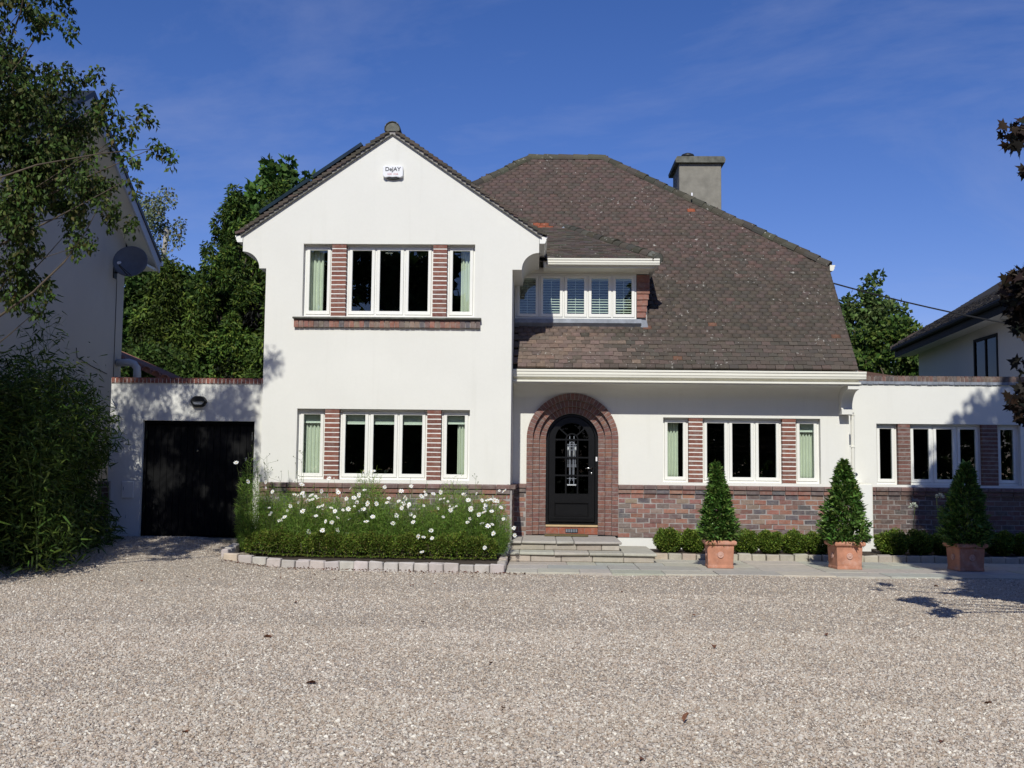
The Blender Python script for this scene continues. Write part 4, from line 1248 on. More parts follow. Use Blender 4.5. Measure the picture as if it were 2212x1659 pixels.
for i, nm in enumerate(('first', 'second', 'third', 'fourth', 'fifth')):
    xa, xb = DW[0] + i * wd + 0.05, DW[0] + (i + 1) * wd - 0.05
    t = thing('venetian_blind', f'slatted blind behind the {nm} dormer pane from the gable', 'blind', ((xa + xb) / 2, D2 + 0.17, 4.2), group='venetian blinds in the dormer')
    part('head_rail', MB().box(xa, xb, D2 + 0.15, D2 + 0.19, 4.86, 4.90), 'blind_bar', t)
    if slat_me is None:
        slat_me = MB().add([(-wd / 2 + .05, -0.022, -0.013), (wd / 2 - .05, -0.022, -0.013), (wd / 2 - .05, 0.0, 0.004), (-wd / 2 + .05, 0.0, 0.004), (wd / 2 - .05, 0.022, 0.013), (-wd / 2 + .05, 0.022, 0.013)], [(0, 1, 2, 3), (3, 2, 4, 5)]).mesh('slat', 'blind')
    for k in range(15):
        o = put('slat', slat_me, t, Matrix.Translation(((xa + xb) / 2, D2 + 0.17, 4.19 + k * 0.0465)))
    part('ladder_cord', MB().box((xa + xb) / 2 - .003, (xa + xb) / 2 + .003, D2 + 0.140, D2 + 0.144, 4.19, 4.86), 'blind_bar', t)

# ================================================================== PAVING, STEPS, BORDERS
pav = structure(part('paving', MB().box(-0.45, 10.8, 15.22, 18.86, -0.12, -0.012), 'mortar_dark'))
SLAB = [(0.44, 0.415, 0.35), (0.48, 0.445, 0.37), (0.41, 0.40, 0.36), (0.50, 0.46, 0.38), (0.45, 0.42, 0.37)]
def slab(name, x0, x1, y0, y1, z0, z1, parent, c, j=0.006, bev=0.008):
    mb = MB().box(x0, x1, y0, y1, z0, z1)
    mb.v = [(x + random.uniform(-j, j) * .4, y + random.uniform(-j, j), z + random.uniform(-j, j) * .35) for x, y, z in mb.v]
    o = part(name, mb, 'stone', parent, bevel=bev)
    o.color = (*jit(c, 0.1), 1)
    return o
ys = [15.21, 15.78, 16.42, 17.02, 17.66]
for r in range(4):
    x = -0.46 - (0 if r % 2 else 0.0)
    while x < 10.6:
        w = random.choice((0.45, 0.6, 0.75, 0.9, 0.9))
        x1 = min(x + w, 10.7)
        slab('paving_slab', x + 0.004, x1 - 0.005, ys[r] + 0.004, ys[r + 1] - 0.006, -0.06, 0.0 + random.uniform(-.003, .003), pav, random.choice(SLAB), 0.003, 0.004)
        x = x1

steps = thing('front_steps', 'two broad grey stone steps leading up to the arched door', 'steps', (0.6, 17.3, 0))
TR = [(0.44, 0.41, 0.35), (0.47, 0.44, 0.38), (0.41, 0.39, 0.34)]
RI = [(0.40, 0.35, 0.29), (0.44, 0.39, 0.33), (0.36, 0.31, 0.26)]
def step(xs, y0, y1, z0, z1, rx):
    for a, b in zip(xs[:-1], xs[1:]):
        slab('tread_slab', a + 0.003, b - 0.004, y0 + random.uniform(-.015, .015), y1, z1 - 0.045, z1, steps, random.choice(TR), 0.007, 0.010)
    n = len(rx) - 1
    for a, b in zip(rx[:-1], rx[1:]):
        slab('riser_stone', a + 0.002, b - 0.003, y0 + 0.045, y0 + 0.20, z0, z1 - 0.047, steps, random.choice(RI), 0.006, 0.010)
step([-0.455, -0.27, 0.29, 0.575, 1.345], 17.33, D2 - 0.092, 0.15, 0.295, [-0.45, 0.1, 0.62, 1.02, 1.31])
step([-0.462, -0.30, 0.25, 0.80, 1.33, 1.86], 16.88, 18.55, 0.0, 0.15, [-0.455, -0.12, 0.36, 0.85, 1.34, 1.82])
part('step_core', MB().box(-0.445, 1.30, 17.54, D2 - 0.094, 0.0, 0.245).box(-0.44, 1.78, 17.09, 17.535, 0.0, 0.10), 'mortar_dark', steps)
mat_o = part('doormat', MB().prism([(0.10, 18.52), (0.86, 18.52), (0.80, 18.83), (0.12, 18.83)], 'Z', 0.298, 0.328), 'mat_bristle', bevel=0.006)
tag(mat_o, 'worn brown bristle doormat on the top step', 'doormat')

# flower bed in front of the gable
bed = structure(part('flower_bed', MB().prism([(-4.62, 15.75), (-0.52, 15.30), (-0.50, 17.36), (-4.60, 17.36)], 'Z', -0.1, 0.075), 'soil'))
KERB = [(0.50, 0.44, 0.40), (0.54, 0.50, 0.46), (0.48, 0.43, 0.40), (0.54, 0.44, 0.35), (0.52, 0.47, 0.44)]
def kerb_run(parent, A, B, n, h=0.118, d=0.115, pal=KERB):
    A, B = Vector(A), Vector(B)
    t = (B - A); L = t.length / n; t.normalize(); nrm = Vector((-t.y, t.x, 0))
    for i in range(n):
        p = A + (B - A) * (i + 0.5) / n
        zb = float(gz(p.x, p.y)) - 0.05
        hh = h + random.uniform(-.008, .008)
        mb = MB().box(-L / 2 + 0.005, L / 2 - 0.006, -d / 2, d / 2, 0, hh + 0.05)
        mb.v = [(x + random.uniform(-.009, .009), y + random.uniform(-.012, .012), z + (random.uniform(-.012, .012) if z > 0 else 0)) for x, y, z in mb.v]
        me = mb.mesh('kerb_stone', 'stone', False, 0.012)
        m = Matrix.Translation((p.x, p.y, zb)) @ Matrix.Rotation(math.atan2(t.y, t.x) + random.gauss(0, .012), 4, 'Z')
        put('kerb_stone', me, parent, m, jit(random.choice(pal), 0.08))
ke = thing('flower_bed_edging', 'row of pale pink granite setts along the flower bed under the gable', 'edging', (-2.5, 15.45, 0))
kerb_run(ke, (-4.62, 15.73, 0), (-0.47, 15.24, 0), 19)
kerb_run(ke, (-0.535, 15.35, 0), (-0.535, 17.28, 0), 9)
kerb_run(ke, (-4.66, 15.84, 0), (-4.74, 17.2, 0), 6)
bed2 = structure(part('shrub_border', MB().box(1.88, 10.4, 17.78, D2 - 0.07, -0.1, 0.085).box(5.9, 10.4, D2 - 0.07, D3 - 0.07, -0.1, 0.085), 'soil'))
ke2 = thing('shrub_border_edging', 'low sandstone blocks edging the narrow border below the brick wall', 'edging', (5.5, 17.7, 0))
kerb_run(ke2, (1.90, 17.70, 0), (10.3, 17.70, 0), 37, 0.125, 0.12, [(0.42, 0.37, 0.29), (0.46, 0.41, 0.33), (0.38, 0.34, 0.28), (0.44, 0.36, 0.27)])

# ================================================================== FOLIAGE TOOLS
def unit(v): return v / np.maximum(np.linalg.norm(v, axis=1, keepdims=True), 1e-9)

LEAF_Q = (np.array([(0, 0, 0), (-0.5, 0.45, 0.10), (0, 1, -0.06), (0.5, 0.45, 0.10)]), np.array([(0, 1, 2), (0, 2, 3)]))
BLADE = (np.array([(-0.5, 0, 0), (0.5, 0, 0), (0.35, 0.55, -0.03), (-0.35, 0.55, -0.03), (0, 1.0, -0.14)]), np.array([(0, 1, 2), (0, 2, 3), (3, 2, 4)]))
_mp = [(0, 0), (0.10, 0.16), (0.48, 0.05), (0.34, 0.28), (0.62, 0.48), (0.30, 0.50), (0.22, 0.68), (0.14, 0.62), (0, 1.0), (-0.14, 0.62), (-0.22, 0.68), (-0.30, 0.50), (-0.62, 0.48), (-0.34, 0.28), (-0.48, 0.05), (-0.10, 0.16)]
MAPLE = (np.array([(x, y, 0.10 * abs(x) - 0.12 * y * y) for x, y in _mp] + [(0, 0.36, 0.02)]), np.array([(16, i, (i + 1) % 16) for i in range(16)]))

def leaf_arrays(P, D, tmpl, length, width, C, up=None, twist=1.0):
    """place a leaf template at points P along directions D"""
    T, F = tmpl
    n = len(P)
    D = unit(D)
    ref = rng.normal(0, 1, (n, 3)) * twist + np.array([0, 0, 1.0])[None] * (0.6 if up is None else up)
    X = unit(np.cross(D, ref)); Z = np.cross(X, D)
    length = np.broadcast_to(length, (n,)); width = np.broadcast_to(width, (n,))
    V = (P[:, None, :] + X[:, None, :] * (T[None, :, 0:1] * width[:, None, None]) + D[:, None, :] * (T[None, :, 1:2] * length[:, None, None])
         + Z[:, None, :] * (T[None, :, 2:3] * length[:, None, None]))
    Fa = (F[None] + (np.arange(n) * len(T))[:, None, None]).reshape(-1, 3)
    Ca = np.repeat(C, len(F), axis=0)
    return V.reshape(-1, 3), Fa, Ca

def leaf_mesh(name, chunks, mat):
    V, F, C = [], [], []
    o = 0
    for v, f, c in chunks:
        V.append(v); F.append(f + o); C.append(c); o += len(v)
    return arr_mesh(name, np.concatenate(V), np.concatenate(F), np.concatenate(C), mat)

def pal_colours(n, pal, var=0.25):
    pal = np.array(pal)
    c = pal[rng.integers(0, len(pal), n)]
    return np.clip(c * (1 + rng.normal(0, var, (n, 1))) * (1 + rng.normal(0, var * 0.25, (n, 3))), 0.004, 1)

def clump_points(c, r, n, shell=0.45):
    d = unit(rng.normal(0, 1, (n, 3)))
    rad = (shell + (1 - shell) * rng.uniform(0, 1, (n, 1)) ** 0.6)
    return np.array(c)[None] + d * rad * np.array(r)[None], d

def clump_leaves(clumps, per_m2, ll, lw, pal, tmpl=LEAF_Q, droop=0.3, out=0.7, var=0.25, shell=0.4, jitter=0.6, clump_var=0.16):
    ch = []
    for c, r in clumps:
        r = np.array(r if hasattr(r, '__len__') else (r, r, r), float)
        n = max(8, int(per_m2 * 12.57 * (np.prod(r) ** (2 / 3))))
        P, d = clump_points(c, r, n, shell)
        D = d * out + rng.normal(0, jitter, (n, 3)) + np.array([0, 0, -droop])
        C = pal_colours(n, pal, var) * (1 + rng.normal(0, clump_var))
        L = ll * rng.uniform(0.65, 1.25, n)
        ch.append(leaf_arrays(P, D, tmpl, L, L * lw / ll, np.clip(C, 0.003, 1)))
    return ch

def limb(mb, a, b, r0, r1, bend=0.12, seg=6, k=5):
    a, b = Vector(a), Vector(b)
    side = Vector((random.gauss(0, 1), random.gauss(0, 1), random.gauss(0, .4))) * (b - a).length * bend
    pts = [a.lerp(b, t / k) + side * math.sin(math.pi * t / k) * 0.6 for t in range(k + 1)]
    mb.tube(pts, [r0 + (r1 - r0) * t / k for t in range(k + 1)], seg)
    return pts

def make_tree(name, label, base, h_trunk, r_trunk, clumps, per_m2, ll, lw, pal, limb_r=0.24, bark='bark', leaf='leaf', group=None, tmpl=LEAF_Q, droop=0.3, var=0.25, shell=0.4, out=0.7, twig=0.012, limb_every=1, clump_var=0.16, jitter=0.6):
    t = thing(name, label, 'tree', base, group=group)
    mb = MB()
    top = Vector(base) + Vector((random.gauss(0, .15), random.gauss(0, .15), h_trunk))
    limb(mb, Vector(base) - Vector((0, 0, 0.2)), top, r_trunk * 1.15, r_trunk * 0.62, 0.03, 10, 6)
    for i, (c, r) in enumerate(clumps):
        if i % limb_every: continue
        c = Vector(c)
        f = min(1.0, max(0.35, (c.z - base[2]) / max(h_trunk, .1) * 0.55 + random.uniform(-.1, .1)))
        s = Vector(base).lerp(top, f)
        limb(mb, s, c, r_trunk * limb_r, twig, 0.17, 5, 7)
    part('trunk', mb, bark, t, True)
    cr = put('crown', leaf_mesh('crown', clump_leaves(clumps, per_m2, ll, lw, pal, tmpl, droop, out, var, shell, jitter, clump_var), leaf), t)
    return t

def ellipsoid_clumps(c, r, n, cr, seed, low=-1.0, surf=0.55, squash=0.8):
    g = np.random.default_rng(seed)
    out = []
    while len(out) < n:
        d = g.normal(0, 1, 3); d /= np.linalg.norm(d)
        if d[2] < low: continue
        k = surf + (1 - surf) * g.uniform() ** 0.5
        p = np.array(c) + d * k * np.array(r)
        q = cr * g.uniform(0.7, 1.3)
        out.append((tuple(p), (q, q, q * squash)))
    return out

# ================================================================== BOX HEDGE, SHRUBS, BAY TREES
BOX_PAL = [(0.115, 0.185, 0.028), (0.155, 0.225, 0.034), (0.085, 0.145, 0.022), (0.20, 0.25, 0.040), (0.16, 0.16, 0.04)]
hedge = thing('box_hedge', 'low clipped box hedge running along the front of the flower bed', 'hedge', (-2.55, 16.2, 0.1))
def hedge_mesh():
    n = 52000
    x = rng.uniform(-4.47, -0.63, n)
    yc_ = 16.30 - 0.05 * (x + 0.63) * 0.9
    a = rng.uniform(-0.15, math.pi + 0.15, n)
    k = 0.62 + 0.38 * rng.uniform(0, 1, n) ** 0.5
    bump_ = 1 + 0.09 * np.sin(x * 9.1) + 0.08 * np.sin(x * 23.0 + 2 * a) + 0.07 * np.sin(x * 41 + a * 3)
    ex = np.sign(np.cos(a)) * np.abs(np.cos(a)) ** 0.6
    ez = np.sign(np.sin(a)) * np.abs(np.sin(a)) ** 0.55
    P = np.stack([x, yc_ + 0.24 * ex * k * bump_, 0.14 + gz(x, yc_) * 0.45 + 0.305 * np.maximum(ez, -0.05) * k * bump_], 1)
    endc = np.minimum(1, np.minimum(x + 4.5, -0.6 - x) / 0.16)
    P[:, 2] = 0.14 + (P[:, 2] - 0.14) * (0.55 + 0.45 * endc)
    D = np.stack([rng.normal(0, .7, n), ex * 0.8 + rng.normal(0, .5, n), ez * 0.9 + rng.normal(0, .5, n)], 1)
    C = pal_colours(n, BOX_PAL, 0.28) * (1 + 0.22 * np.sin(x * 5.3 + 1.0) * np.sin(x * 13.7))[:, None]
    L = rng.uniform(0.020, 0.036, n)
    return leaf_mesh('foliage', [leaf_arrays(P, D, LEAF_Q, L, L * 0.62, np.clip(C, 0.005, 1))], 'leaf')
put('foliage', hedge_mesh(), hedge)
mb = MB()
for i in range(38):
    x = -4.42 + i * 0.10 + random.uniform(-.03, .03); y = 16.16 - 0.045 * (x + 0.63)
    for _ in range(2): limb(mb, (x, y, 0.08), (x + random.gauss(0, .05), y - 0.02 + random.gauss(0, .05), 0.30), 0.008, 0.004, 0.1, 5, 3)
part('stems', mb, 'bark', hedge)

def shrub_mesh(r, n, seed):
    P, d = clump_points((0, 0, r * 0.92), (r, r, r * 0.95), n, 0.35)
    P *= 1 + 0.10 * np.sin(P[:, :1] * 25 + seed * 2) * np.cos(P[:, 2:3] * 19 + seed) + 0.08 * np.sin(P[:, 1:2] * 27 + P[:, 2:3] * 15)
    P[:, 2] = np.maximum(P[:, 2], 0.02)
    D = d * 0.9 + rng.normal(0, .55, (n, 3)) + np.array([0, 0, 0.25])
    L = rng.uniform(0.022, 0.040, n)
    return leaf_mesh('foliage', [leaf_arrays(P, D, LEAF_Q, L, L * 0.6, pal_colours(n, BOX_PAL[:4], 0.28))], 'leaf')
shr_me = [shrub_mesh(0.215, 8500, i) for i in range(3)]
stem_me = MB().tube([(0, 0, -0.03), (0.01, 0, 0.12), (0, 0.01, 0.25)], [0.012, 0.010, 0.005], 6).mesh('stem', 'bark')
SH = [(2.19, 18.12, 1.03), (2.60, 18.15, 1.0), (3.05, 18.1, 0.95), (3.47, 18.12, 0.95), (3.88, 18.1, 0.97), (4.30, 18.14, 0.98), (4.68, 18.1, 0.98), (5.08, 18.12, 0.95),
      (5.95, 18.25, 1.12), (6.42, 18.25, 1.0), (6.86, 18.3, 1.02), (7.3, 18.28, 1.0), (7.75, 18.3, 1.05), (8.2, 18.3, 1.0), (8.65, 18.3, 1.0)]
ordn = ['first', 'second', 'third', 'fourth', 'fifth', 'sixth', 'seventh', 'eighth', 'ninth', 'tenth', 'eleventh', 'twelfth', 'thirteenth', 'fourteenth', 'fifteenth']
for i, (x, y, s) in enumerate(SH):
    t = thing('box_shrub', f'small rounded box bush, {ordn[i]} from the steps in the stone-edged border', 'shrub', (x, y, 0.07), random.uniform(0, 6), 'box bushes in the border', local=True)
    t.scale = (s * random.uniform(1.05, 1.25), s * random.uniform(0.95, 1.15), s * random.uniform(0.82, 1.0))
    put('foliage', shr_me[i % 3], t); put('stem', stem_me, t)

# terracotta pots with bay cones
def pot_parts():
    b = MB()
    def ring(prof):
        vs, fs = [], []
        for h, z in prof:
            vs += [(-h, -h, z), (h, -h, z), (h, h, z), (-h, h, z)]
        for i in range(len(prof) - 1):
            for k in range(4):
                fs.append((4 * i + k, 4 * i + (k + 1) % 4, 4 * i + 4 + (k + 1) % 4, 4 * i + 4 + k))
        fs.append((3, 2, 1, 0))
        return vs, fs
    b.add(*ring([(0.192, 0), (0.192, 0.035), (0.186, 0.042), (0.199, 0.34), (0.182, 0.345), (0.178, 0.30)]))
    rim = MB(); rim.add(*ring([(0.200, 0.341), (0.226, 0.350), (0.236, 0.370), (0.236, 0.392), (0.226, 0.408), (0.205, 0.415), (0.180, 0.405), (0.180, 0.345)]))
    ros = []
    for k in range(4):
        m = MB().lathe([(0.0, 0.016), (0.016, 0.016), (0.020, 0.010), (0.034, 0.011), (0.040, 0.014), (0.046, 0.012), (0.050, 0.0)], 20)
        a = k * math.pi / 2
        m.v = [(x, -z - 0.1935, y + 0.20) for x, y, z in m.v]
        m.v = [(x * math.cos(a) - y * math.sin(a), x * math.sin(a) + y * math.cos(a), z) for x, y, z in m.v]
        ros.append(m.mesh('rosette', 'terracotta_pale', True))
    soil = MB().box(-0.179, 0.179, -0.179, 0.179, 0.31, 0.36)
    return b.mesh('pot_body', 'terracotta', False, 0.006), rim.mesh('rim', 'terracotta', False, 0.004), ros, soil.mesh('soil', 'soil')
def terra():
    m = M['terracotta']; nt = m.node_tree; b = nt.nodes['Principled BSDF']
    old = b.inputs['Base Color'].links[0].from_socket
    bl = remap(nt, noise(nt, 5.5, 6, 0.65), 0.52, 0.72, 0, 0.55)
    nt.links.new(mixc(nt, bl, old, (0.60, 0.44, 0.38)), b.inputs['Base Color'])
terra()
simple('terracotta_pale', (0.50, 0.30, 0.24), 0.85, 0.2, 25, 0.3, 60)
pb_, rim_, ros_, soil_ = pot_parts()
BAY_PAL = [(0.070, 0.155, 0.030), (0.098, 0.195, 0.038), (0.052, 0.118, 0.025), (0.135, 0.235, 0.052), (0.175, 0.26, 0.06)]
def bay_mesh(h, r, seed):
    g = np.random.default_rng(seed)
    ex = (1.45, 1.75, 1.25)[seed % 3]
    n = 5600
    z = g.beta(1.0, 1.25, n)
    prof = np.where(z < 0.10, 0.72 + 2.8 * z, 1.0 - (np.maximum(z - 0.10, 0) / 0.90) ** ex) + 0.07 * (1 - z)
    a = g.uniform(0, 2 * math.pi, n)
    lump = 1 + 0.17 * np.sin(3 * a + 9 * z + seed) + 0.17 * np.sin(5 * a - 19 * z + seed) + 0.14 * np.sin(9 * a + 33 * z + 2 * seed)
    k = 0.50 + 0.50 * g.uniform(0, 1, n) ** 0.5
    P = np.stack([np.cos(a) * r * prof * k * lump, np.sin(a) * r * prof * k * lump, z * h], 1)
    P[:, 0] += 0.05 * z * z * (seed - 3)
    D = np.stack([np.cos(a), np.sin(a), g.uniform(0.0, 1.1, n)], 1) + g.normal(0, .45, (n, 3))
    L = g.uniform(0.045, 0.115, n)
    C = pal_colours(n, BAY_PAL, 0.25)
    return leaf_mesh('foliage', [leaf_arrays(P, D, LEAF_Q, L, L * 0.40, C, up=1.0, twist=0.6)], 'leaf_gloss')
POTS = [(2.735, 16.34, -3, 1.19, 0.225, 'terracotta pot standing nearest the steps', 'conical bay tree in the terracotta pot nearest the steps'),
        (4.64, 16.40, 5, 1.25, 0.285, 'sunlit terracotta pot in front of the downpipe', 'tallest bushy bay cone in the sunlit pot in front of the downpipe'),
        (6.43, 16.36, 7, 1.23, 0.285, 'terracotta pot in the shade before the side extension', 'dark shaded bay cone in front of the side extension windows')]
for i, (x, y, a, h, r, l1, l2) in enumerate(POTS):
    t = thing('terracotta_pot', l1, 'pot', (x, y, 0.001), R(a), 'square terracotta pots on the paving', local=True)
    put('pot_body', pb_, t); put('rim', rim_, t); put('soil', soil_, t)
    for k in range(4): put('rosette', ros_[k], t)
    b = thing('bay_tree', l2, 'tree', (x, y, 0.362), random.uniform(0, 6), 'clipped bay cones', local=True)
    put('foliage', bay_mesh(h, r, i + 2), b)
    put('trunk', MB().tube([(0, 0, -0.04), (0.01, 0, 0.4), (0, 0, h * 0.85)], [0.018, 0.014, 0.005], 7).mesh('trunk', 'bark', True), b)

# ================================================================== COSMOS
FLOWERS = [(-4.7, 16.46, 1.5), (-4.53, 16.4, 1.56), (-4.53, 16.53, 1.21), (-4.22, 16.42, 1.21), (-4.1, 16.38, 1.06), (-3.94, 16.53, 0.67), (-3.91, 16.76, 0.83), (-3.79, 16.71, 0.43), (-3.72, 16.69, 1.17), (-3.65, 16.45, 1.04), (-3.67, 16.59, 0.76), (-3.58, 16.47, 0.94), (-3.51, 16.43, 1.01), (-3.48, 16.4, 0.95), (-3.54, 16.45, 0.45), (-3.5, 16.77, 0.68), (-3.45, 16.72, 0.82), (-3.41, 16.71, 1.07), (-3.38, 16.71, 0.46), (-3.2, 16.44, 0.82), (-3.15, 16.49, 0.77), (-3.22, 16.63, 0.59), (-3.21, 16.68, 1.26), (-3.15, 16.73, 0.47), (-3.15, 16.75, 1.05), (-3.08, 16.39, 0.44), (-2.97, 16.62, 0.42), (-2.97, 16.65, 0.8), (-2.99, 16.58, 0.96), (-2.8, 16.43, 0.91), (-2.79, 16.56, 1.02), (-2.69, 16.39, 0.81), (-2.65, 16.77, 0.81), (-2.7, 16.74, 0.6), (-2.66, 16.6, 0.89), (-2.56, 16.49, 0.69), (-2.55, 16.76, 0.88), (-2.4, 16.61, 1.15), (-2.38, 16.75, 0.9), (-2.35, 16.73, 0.97), (-2.26, 16.58, 0.59), (-2.2, 16.54, 0.71), (-2.18, 16.62, 0.93), (-2.12, 16.54, 0.83), (-2.12, 16.42, 1.09), (-2.0, 16.49, 0.88), (-2.1, 16.72, 0.99), (-1.96, 16.37, 1.17), (-1.92, 16.37, 0.62), (-1.81, 16.12, 0.42), (-1.83, 16.63, 1.01), (-1.73, 16.12, 0.41), (-1.65, 16.48, 0.49), (-1.6, 16.12, 0.40), (-1.64, 16.59, 1.05), (-1.52, 16.56, 1.08), (-1.36, 16.5, 0.81), (-1.17, 16.8, 1.05), (-1.13, 16.44, 1.02), (-1.09, 16.54, 0.96), (-1.04, 16.44, 0.83), (-0.93, 16.63, 0.74), (-0.84, 16.47, 0.78), (-0.87, 16.51, 0.61), (-0.83, 16.69, 0.84), (-0.79, 16.49, 0.96), (-0.77, 16.6, 1.0), (-0.83, 16.76, 0.88), (-0.72, 16.4, 0.8), (-0.71, 16.38, 0.6), (-0.69, 16.45, 0.46), (-0.69, 16.69, 0.96), (-0.59, 16.63, 0.85), (-0.54, 16.46, 0.68), (-0.78, 16.5, 0.57), (-0.53, 16.43, 1.11), (-0.8, 16.04, 0.27), (-1.73, 15.98, 0.2), (-0.38, 16.56, 0.54), (-0.36, 16.37, 0.44), (-2.74, 16.66, 1.39), (-2.61, 16.75, 1.39), (-3.85, 16.78, 1.01), (-2.89, 16.68, 0.97), (-3.31, 16.78, 1.27)]
def flower_mesh(k):
    mb = MB()
    r = random.Random(k)
    for i in range(8):
        a = i * math.pi / 4 + r.uniform(-.08, .08)
        w = 0.30
        L = 0.036 * r.uniform(0.85, 1.1)
        dip = r.uniform(-0.15, 0.2)
        pts = [(0.004, -0.10, 0), (0.6 * L, -w, 0.004), (L, -w * 0.7, 0.006 + dip * 0.01), (L * 1.05, 0, 0.004), (L, w * 0.7, 0.006 + dip * .01), (0.6 * L, w, 0.004), (0.004, 0.10, 0)]
        vs = [(q * math.cos(a + b), q * math.sin(a + b), z) for q, b, z in pts]
        mb.add(vs, [(0, 1, 2, 3, 4, 5, 6)])
    return mb.mesh('flower', 'petal')
fl_me = [flower_mesh(k) for k in range(4)]
ce_me = MB().lathe([(0.0, 0.009), (0.006, 0.008), (0.008, 0.003), (0.007, 0.0)], 8).mesh('flower_centre', 'pollen')
COS_PAL = [(0.19, 0.33, 0.060), (0.24, 0.39, 0.075), (0.15, 0.27, 0.048), (0.29, 0.40, 0.085), (0.22, 0.31, 0.07)]
plants = [(-4.52, 16.66, 1.38, 0.17), (-4.12, 16.72, 0.98, 0.30), (-3.72, 16.62, 0.95, 0.32), (-3.36, 16.72, 0.90, 0.30), (-3.02, 16.60, 0.82, 0.30), (-2.68, 16.72, 1.18, 0.27), (-2.32, 16.60, 0.86, 0.30),
          (-1.98, 16.72, 0.86, 0.30), (-1.62, 16.60, 0.84, 0.30), (-1.34, 16.72, 1.06, 0.28), (-1.02, 16.60, 0.92, 0.28), (-0.74, 16.68, 0.84, 0.24)]
where = ['beside the garage doors', 'under the left edge of the lower gable windows', 'below the lower left narrow window', 'below the left brick pier', 'below the left pane of the lower triple window',
         'tallest below the lower triple window', 'below the middle pane of the lower triple window', 'below the right pane of the lower triple window', 'below the right brick pier', 'below the lower right narrow window',
         'right of the lower right narrow window', 'at the corner nearest the steps']
cos_objs = []
for i, (x, y, h, r) in enumerate(plants):
    t = thing('cosmos_plant', f'feathery green cosmos with white flowers, {where[i]}', 'flowering plant', (x, y, 0.11), group='cosmos in the flower bed')
    n = int((9000 if i else 4200) * (h / 0.9))
    u = rng.beta(1.0, 2.1, n)
    z = 0.10 + u * h * (1 + 0.08 * rng.normal(0, 1, n))
    rad = r * (0.75 + 0.55 * np.sin(np.clip(u, 0, 1) * 2.6)) * np.sqrt(rng.uniform(0, 1, n)) * (1.15 - 0.65 * u ** 2)
    a = rng.uniform(0, 6.283, n)
    h = h * 0.98
    P = np.stack([x + rad * np.cos(a), y + np.clip(rad * np.sin(a) * 0.95, -0.4, 17.30 - y), z + 0.04], 1)
    D = np.stack([np.cos(a) * 0.7, np.sin(a) * 0.7, rng.uniform(0.1, 1.3, n)], 1) + rng.normal(0, .55, (n, 3))
    L = rng.uniform(0.035, 0.10, n)
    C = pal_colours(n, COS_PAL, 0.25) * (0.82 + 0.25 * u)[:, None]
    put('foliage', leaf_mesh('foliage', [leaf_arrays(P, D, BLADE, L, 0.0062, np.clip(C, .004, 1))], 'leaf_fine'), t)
    mb = MB()
    for k in range(9):
        aa = random.uniform(0, 6.28); rr = random.uniform(0.1, 0.8) * r
        limb(mb, (x + random.gauss(0, .03), y + random.gauss(0, .03), 0.08), (x + rr * math.cos(aa), min(y + rr * math.sin(aa) * .9, 17.28), 0.1 + h * random.uniform(0.75, 1.08)), 0.006, 0.0022, 0.06, 5, 4)
    cos_objs.append([t, mb, (x, y)])
FLOWERS = [(x * (q / y), q, CAMZ + (z - CAMZ) * (q / y)) if z > 0.45 else (x, y, z) for (x, y, z), q in [(f, random.uniform(16.18, 16.40)) for f in FLOWERS]]
extra = [(random.uniform(-4.3, -0.6), random.uniform(16.25, 16.6), random.uniform(0.6, 1.15)) for _ in range(60)]
for k, (fx, fy, fz) in enumerate(FLOWERS + extra):
    t, mb, (px, py) = min(cos_objs, key=lambda q: abs(q[2][0] - fx) + 0.2 * abs(q[2][1] - fy))
    sz = random.uniform(0.8, 1.15) if k < len(FLOWERS) else random.uniform(0.5, 0.85)
    mr = Matrix.Rotation(random.gauss(0, 0.6), 4, 'Z') @ Matrix.Rotation(R(random.uniform(25, 95)), 4, 'X') @ Matrix.Rotation(random.uniform(0, 6), 4, 'Z')
    fo = put('flower', fl_me[k % 4], t, Matrix.Translation((fx, fy, fz)) @ mr @ Matrix.Scale(sz, 4))
    put('flower_centre', ce_me, fo)
    limb(mb, (px * .4 + fx * .6, py * .4 + fy * .6, max(0.12, fz - 0.40)), (fx, fy + 0.004, fz - 0.004), 0.003, 0.0016, 0.05, 5, 4)
# bud stalks above the ledge
for bx_, bz_ in ((-4.26, 1.62), (-4.24, 1.50), (-4.31, 1.55), (-3.72, 1.55), (-3.78, 1.42), (-3.68, 1.62), (-3.92, 1.40), (-4.02, 1.33), (-2.55, 1.40), (-2.0, 1.30), (-0.98, 1.28), (-1.75, 1.24), (-4.48, 1.72), (-4.56, 1.66)):
    t, mb, (px, py) = min(cos_objs, key=lambda q: abs(q[2][0] - bx_))
    pts = limb(mb, (px * .5 + bx_ * .5, 16.65, 0.75), (bx_, 16.6, bz_), 0.0035, 0.0018, 0.05, 5, 5)
    for _ in range(5):
        q = Vector(random.choice(pts[2:])); e = q + Vector((random.gauss(0, .05), random.gauss(0, .04), random.uniform(.02, .09)))
        mb.tube([q, e], 0.0015, 4); mb.lathe([(0, 0), (0.007, 0.004), (0.008, 0.010), (0.0, 0.017)], 6, tuple(e))
for t, mb, _ in cos_objs: part('stems', mb, 'stem', t)

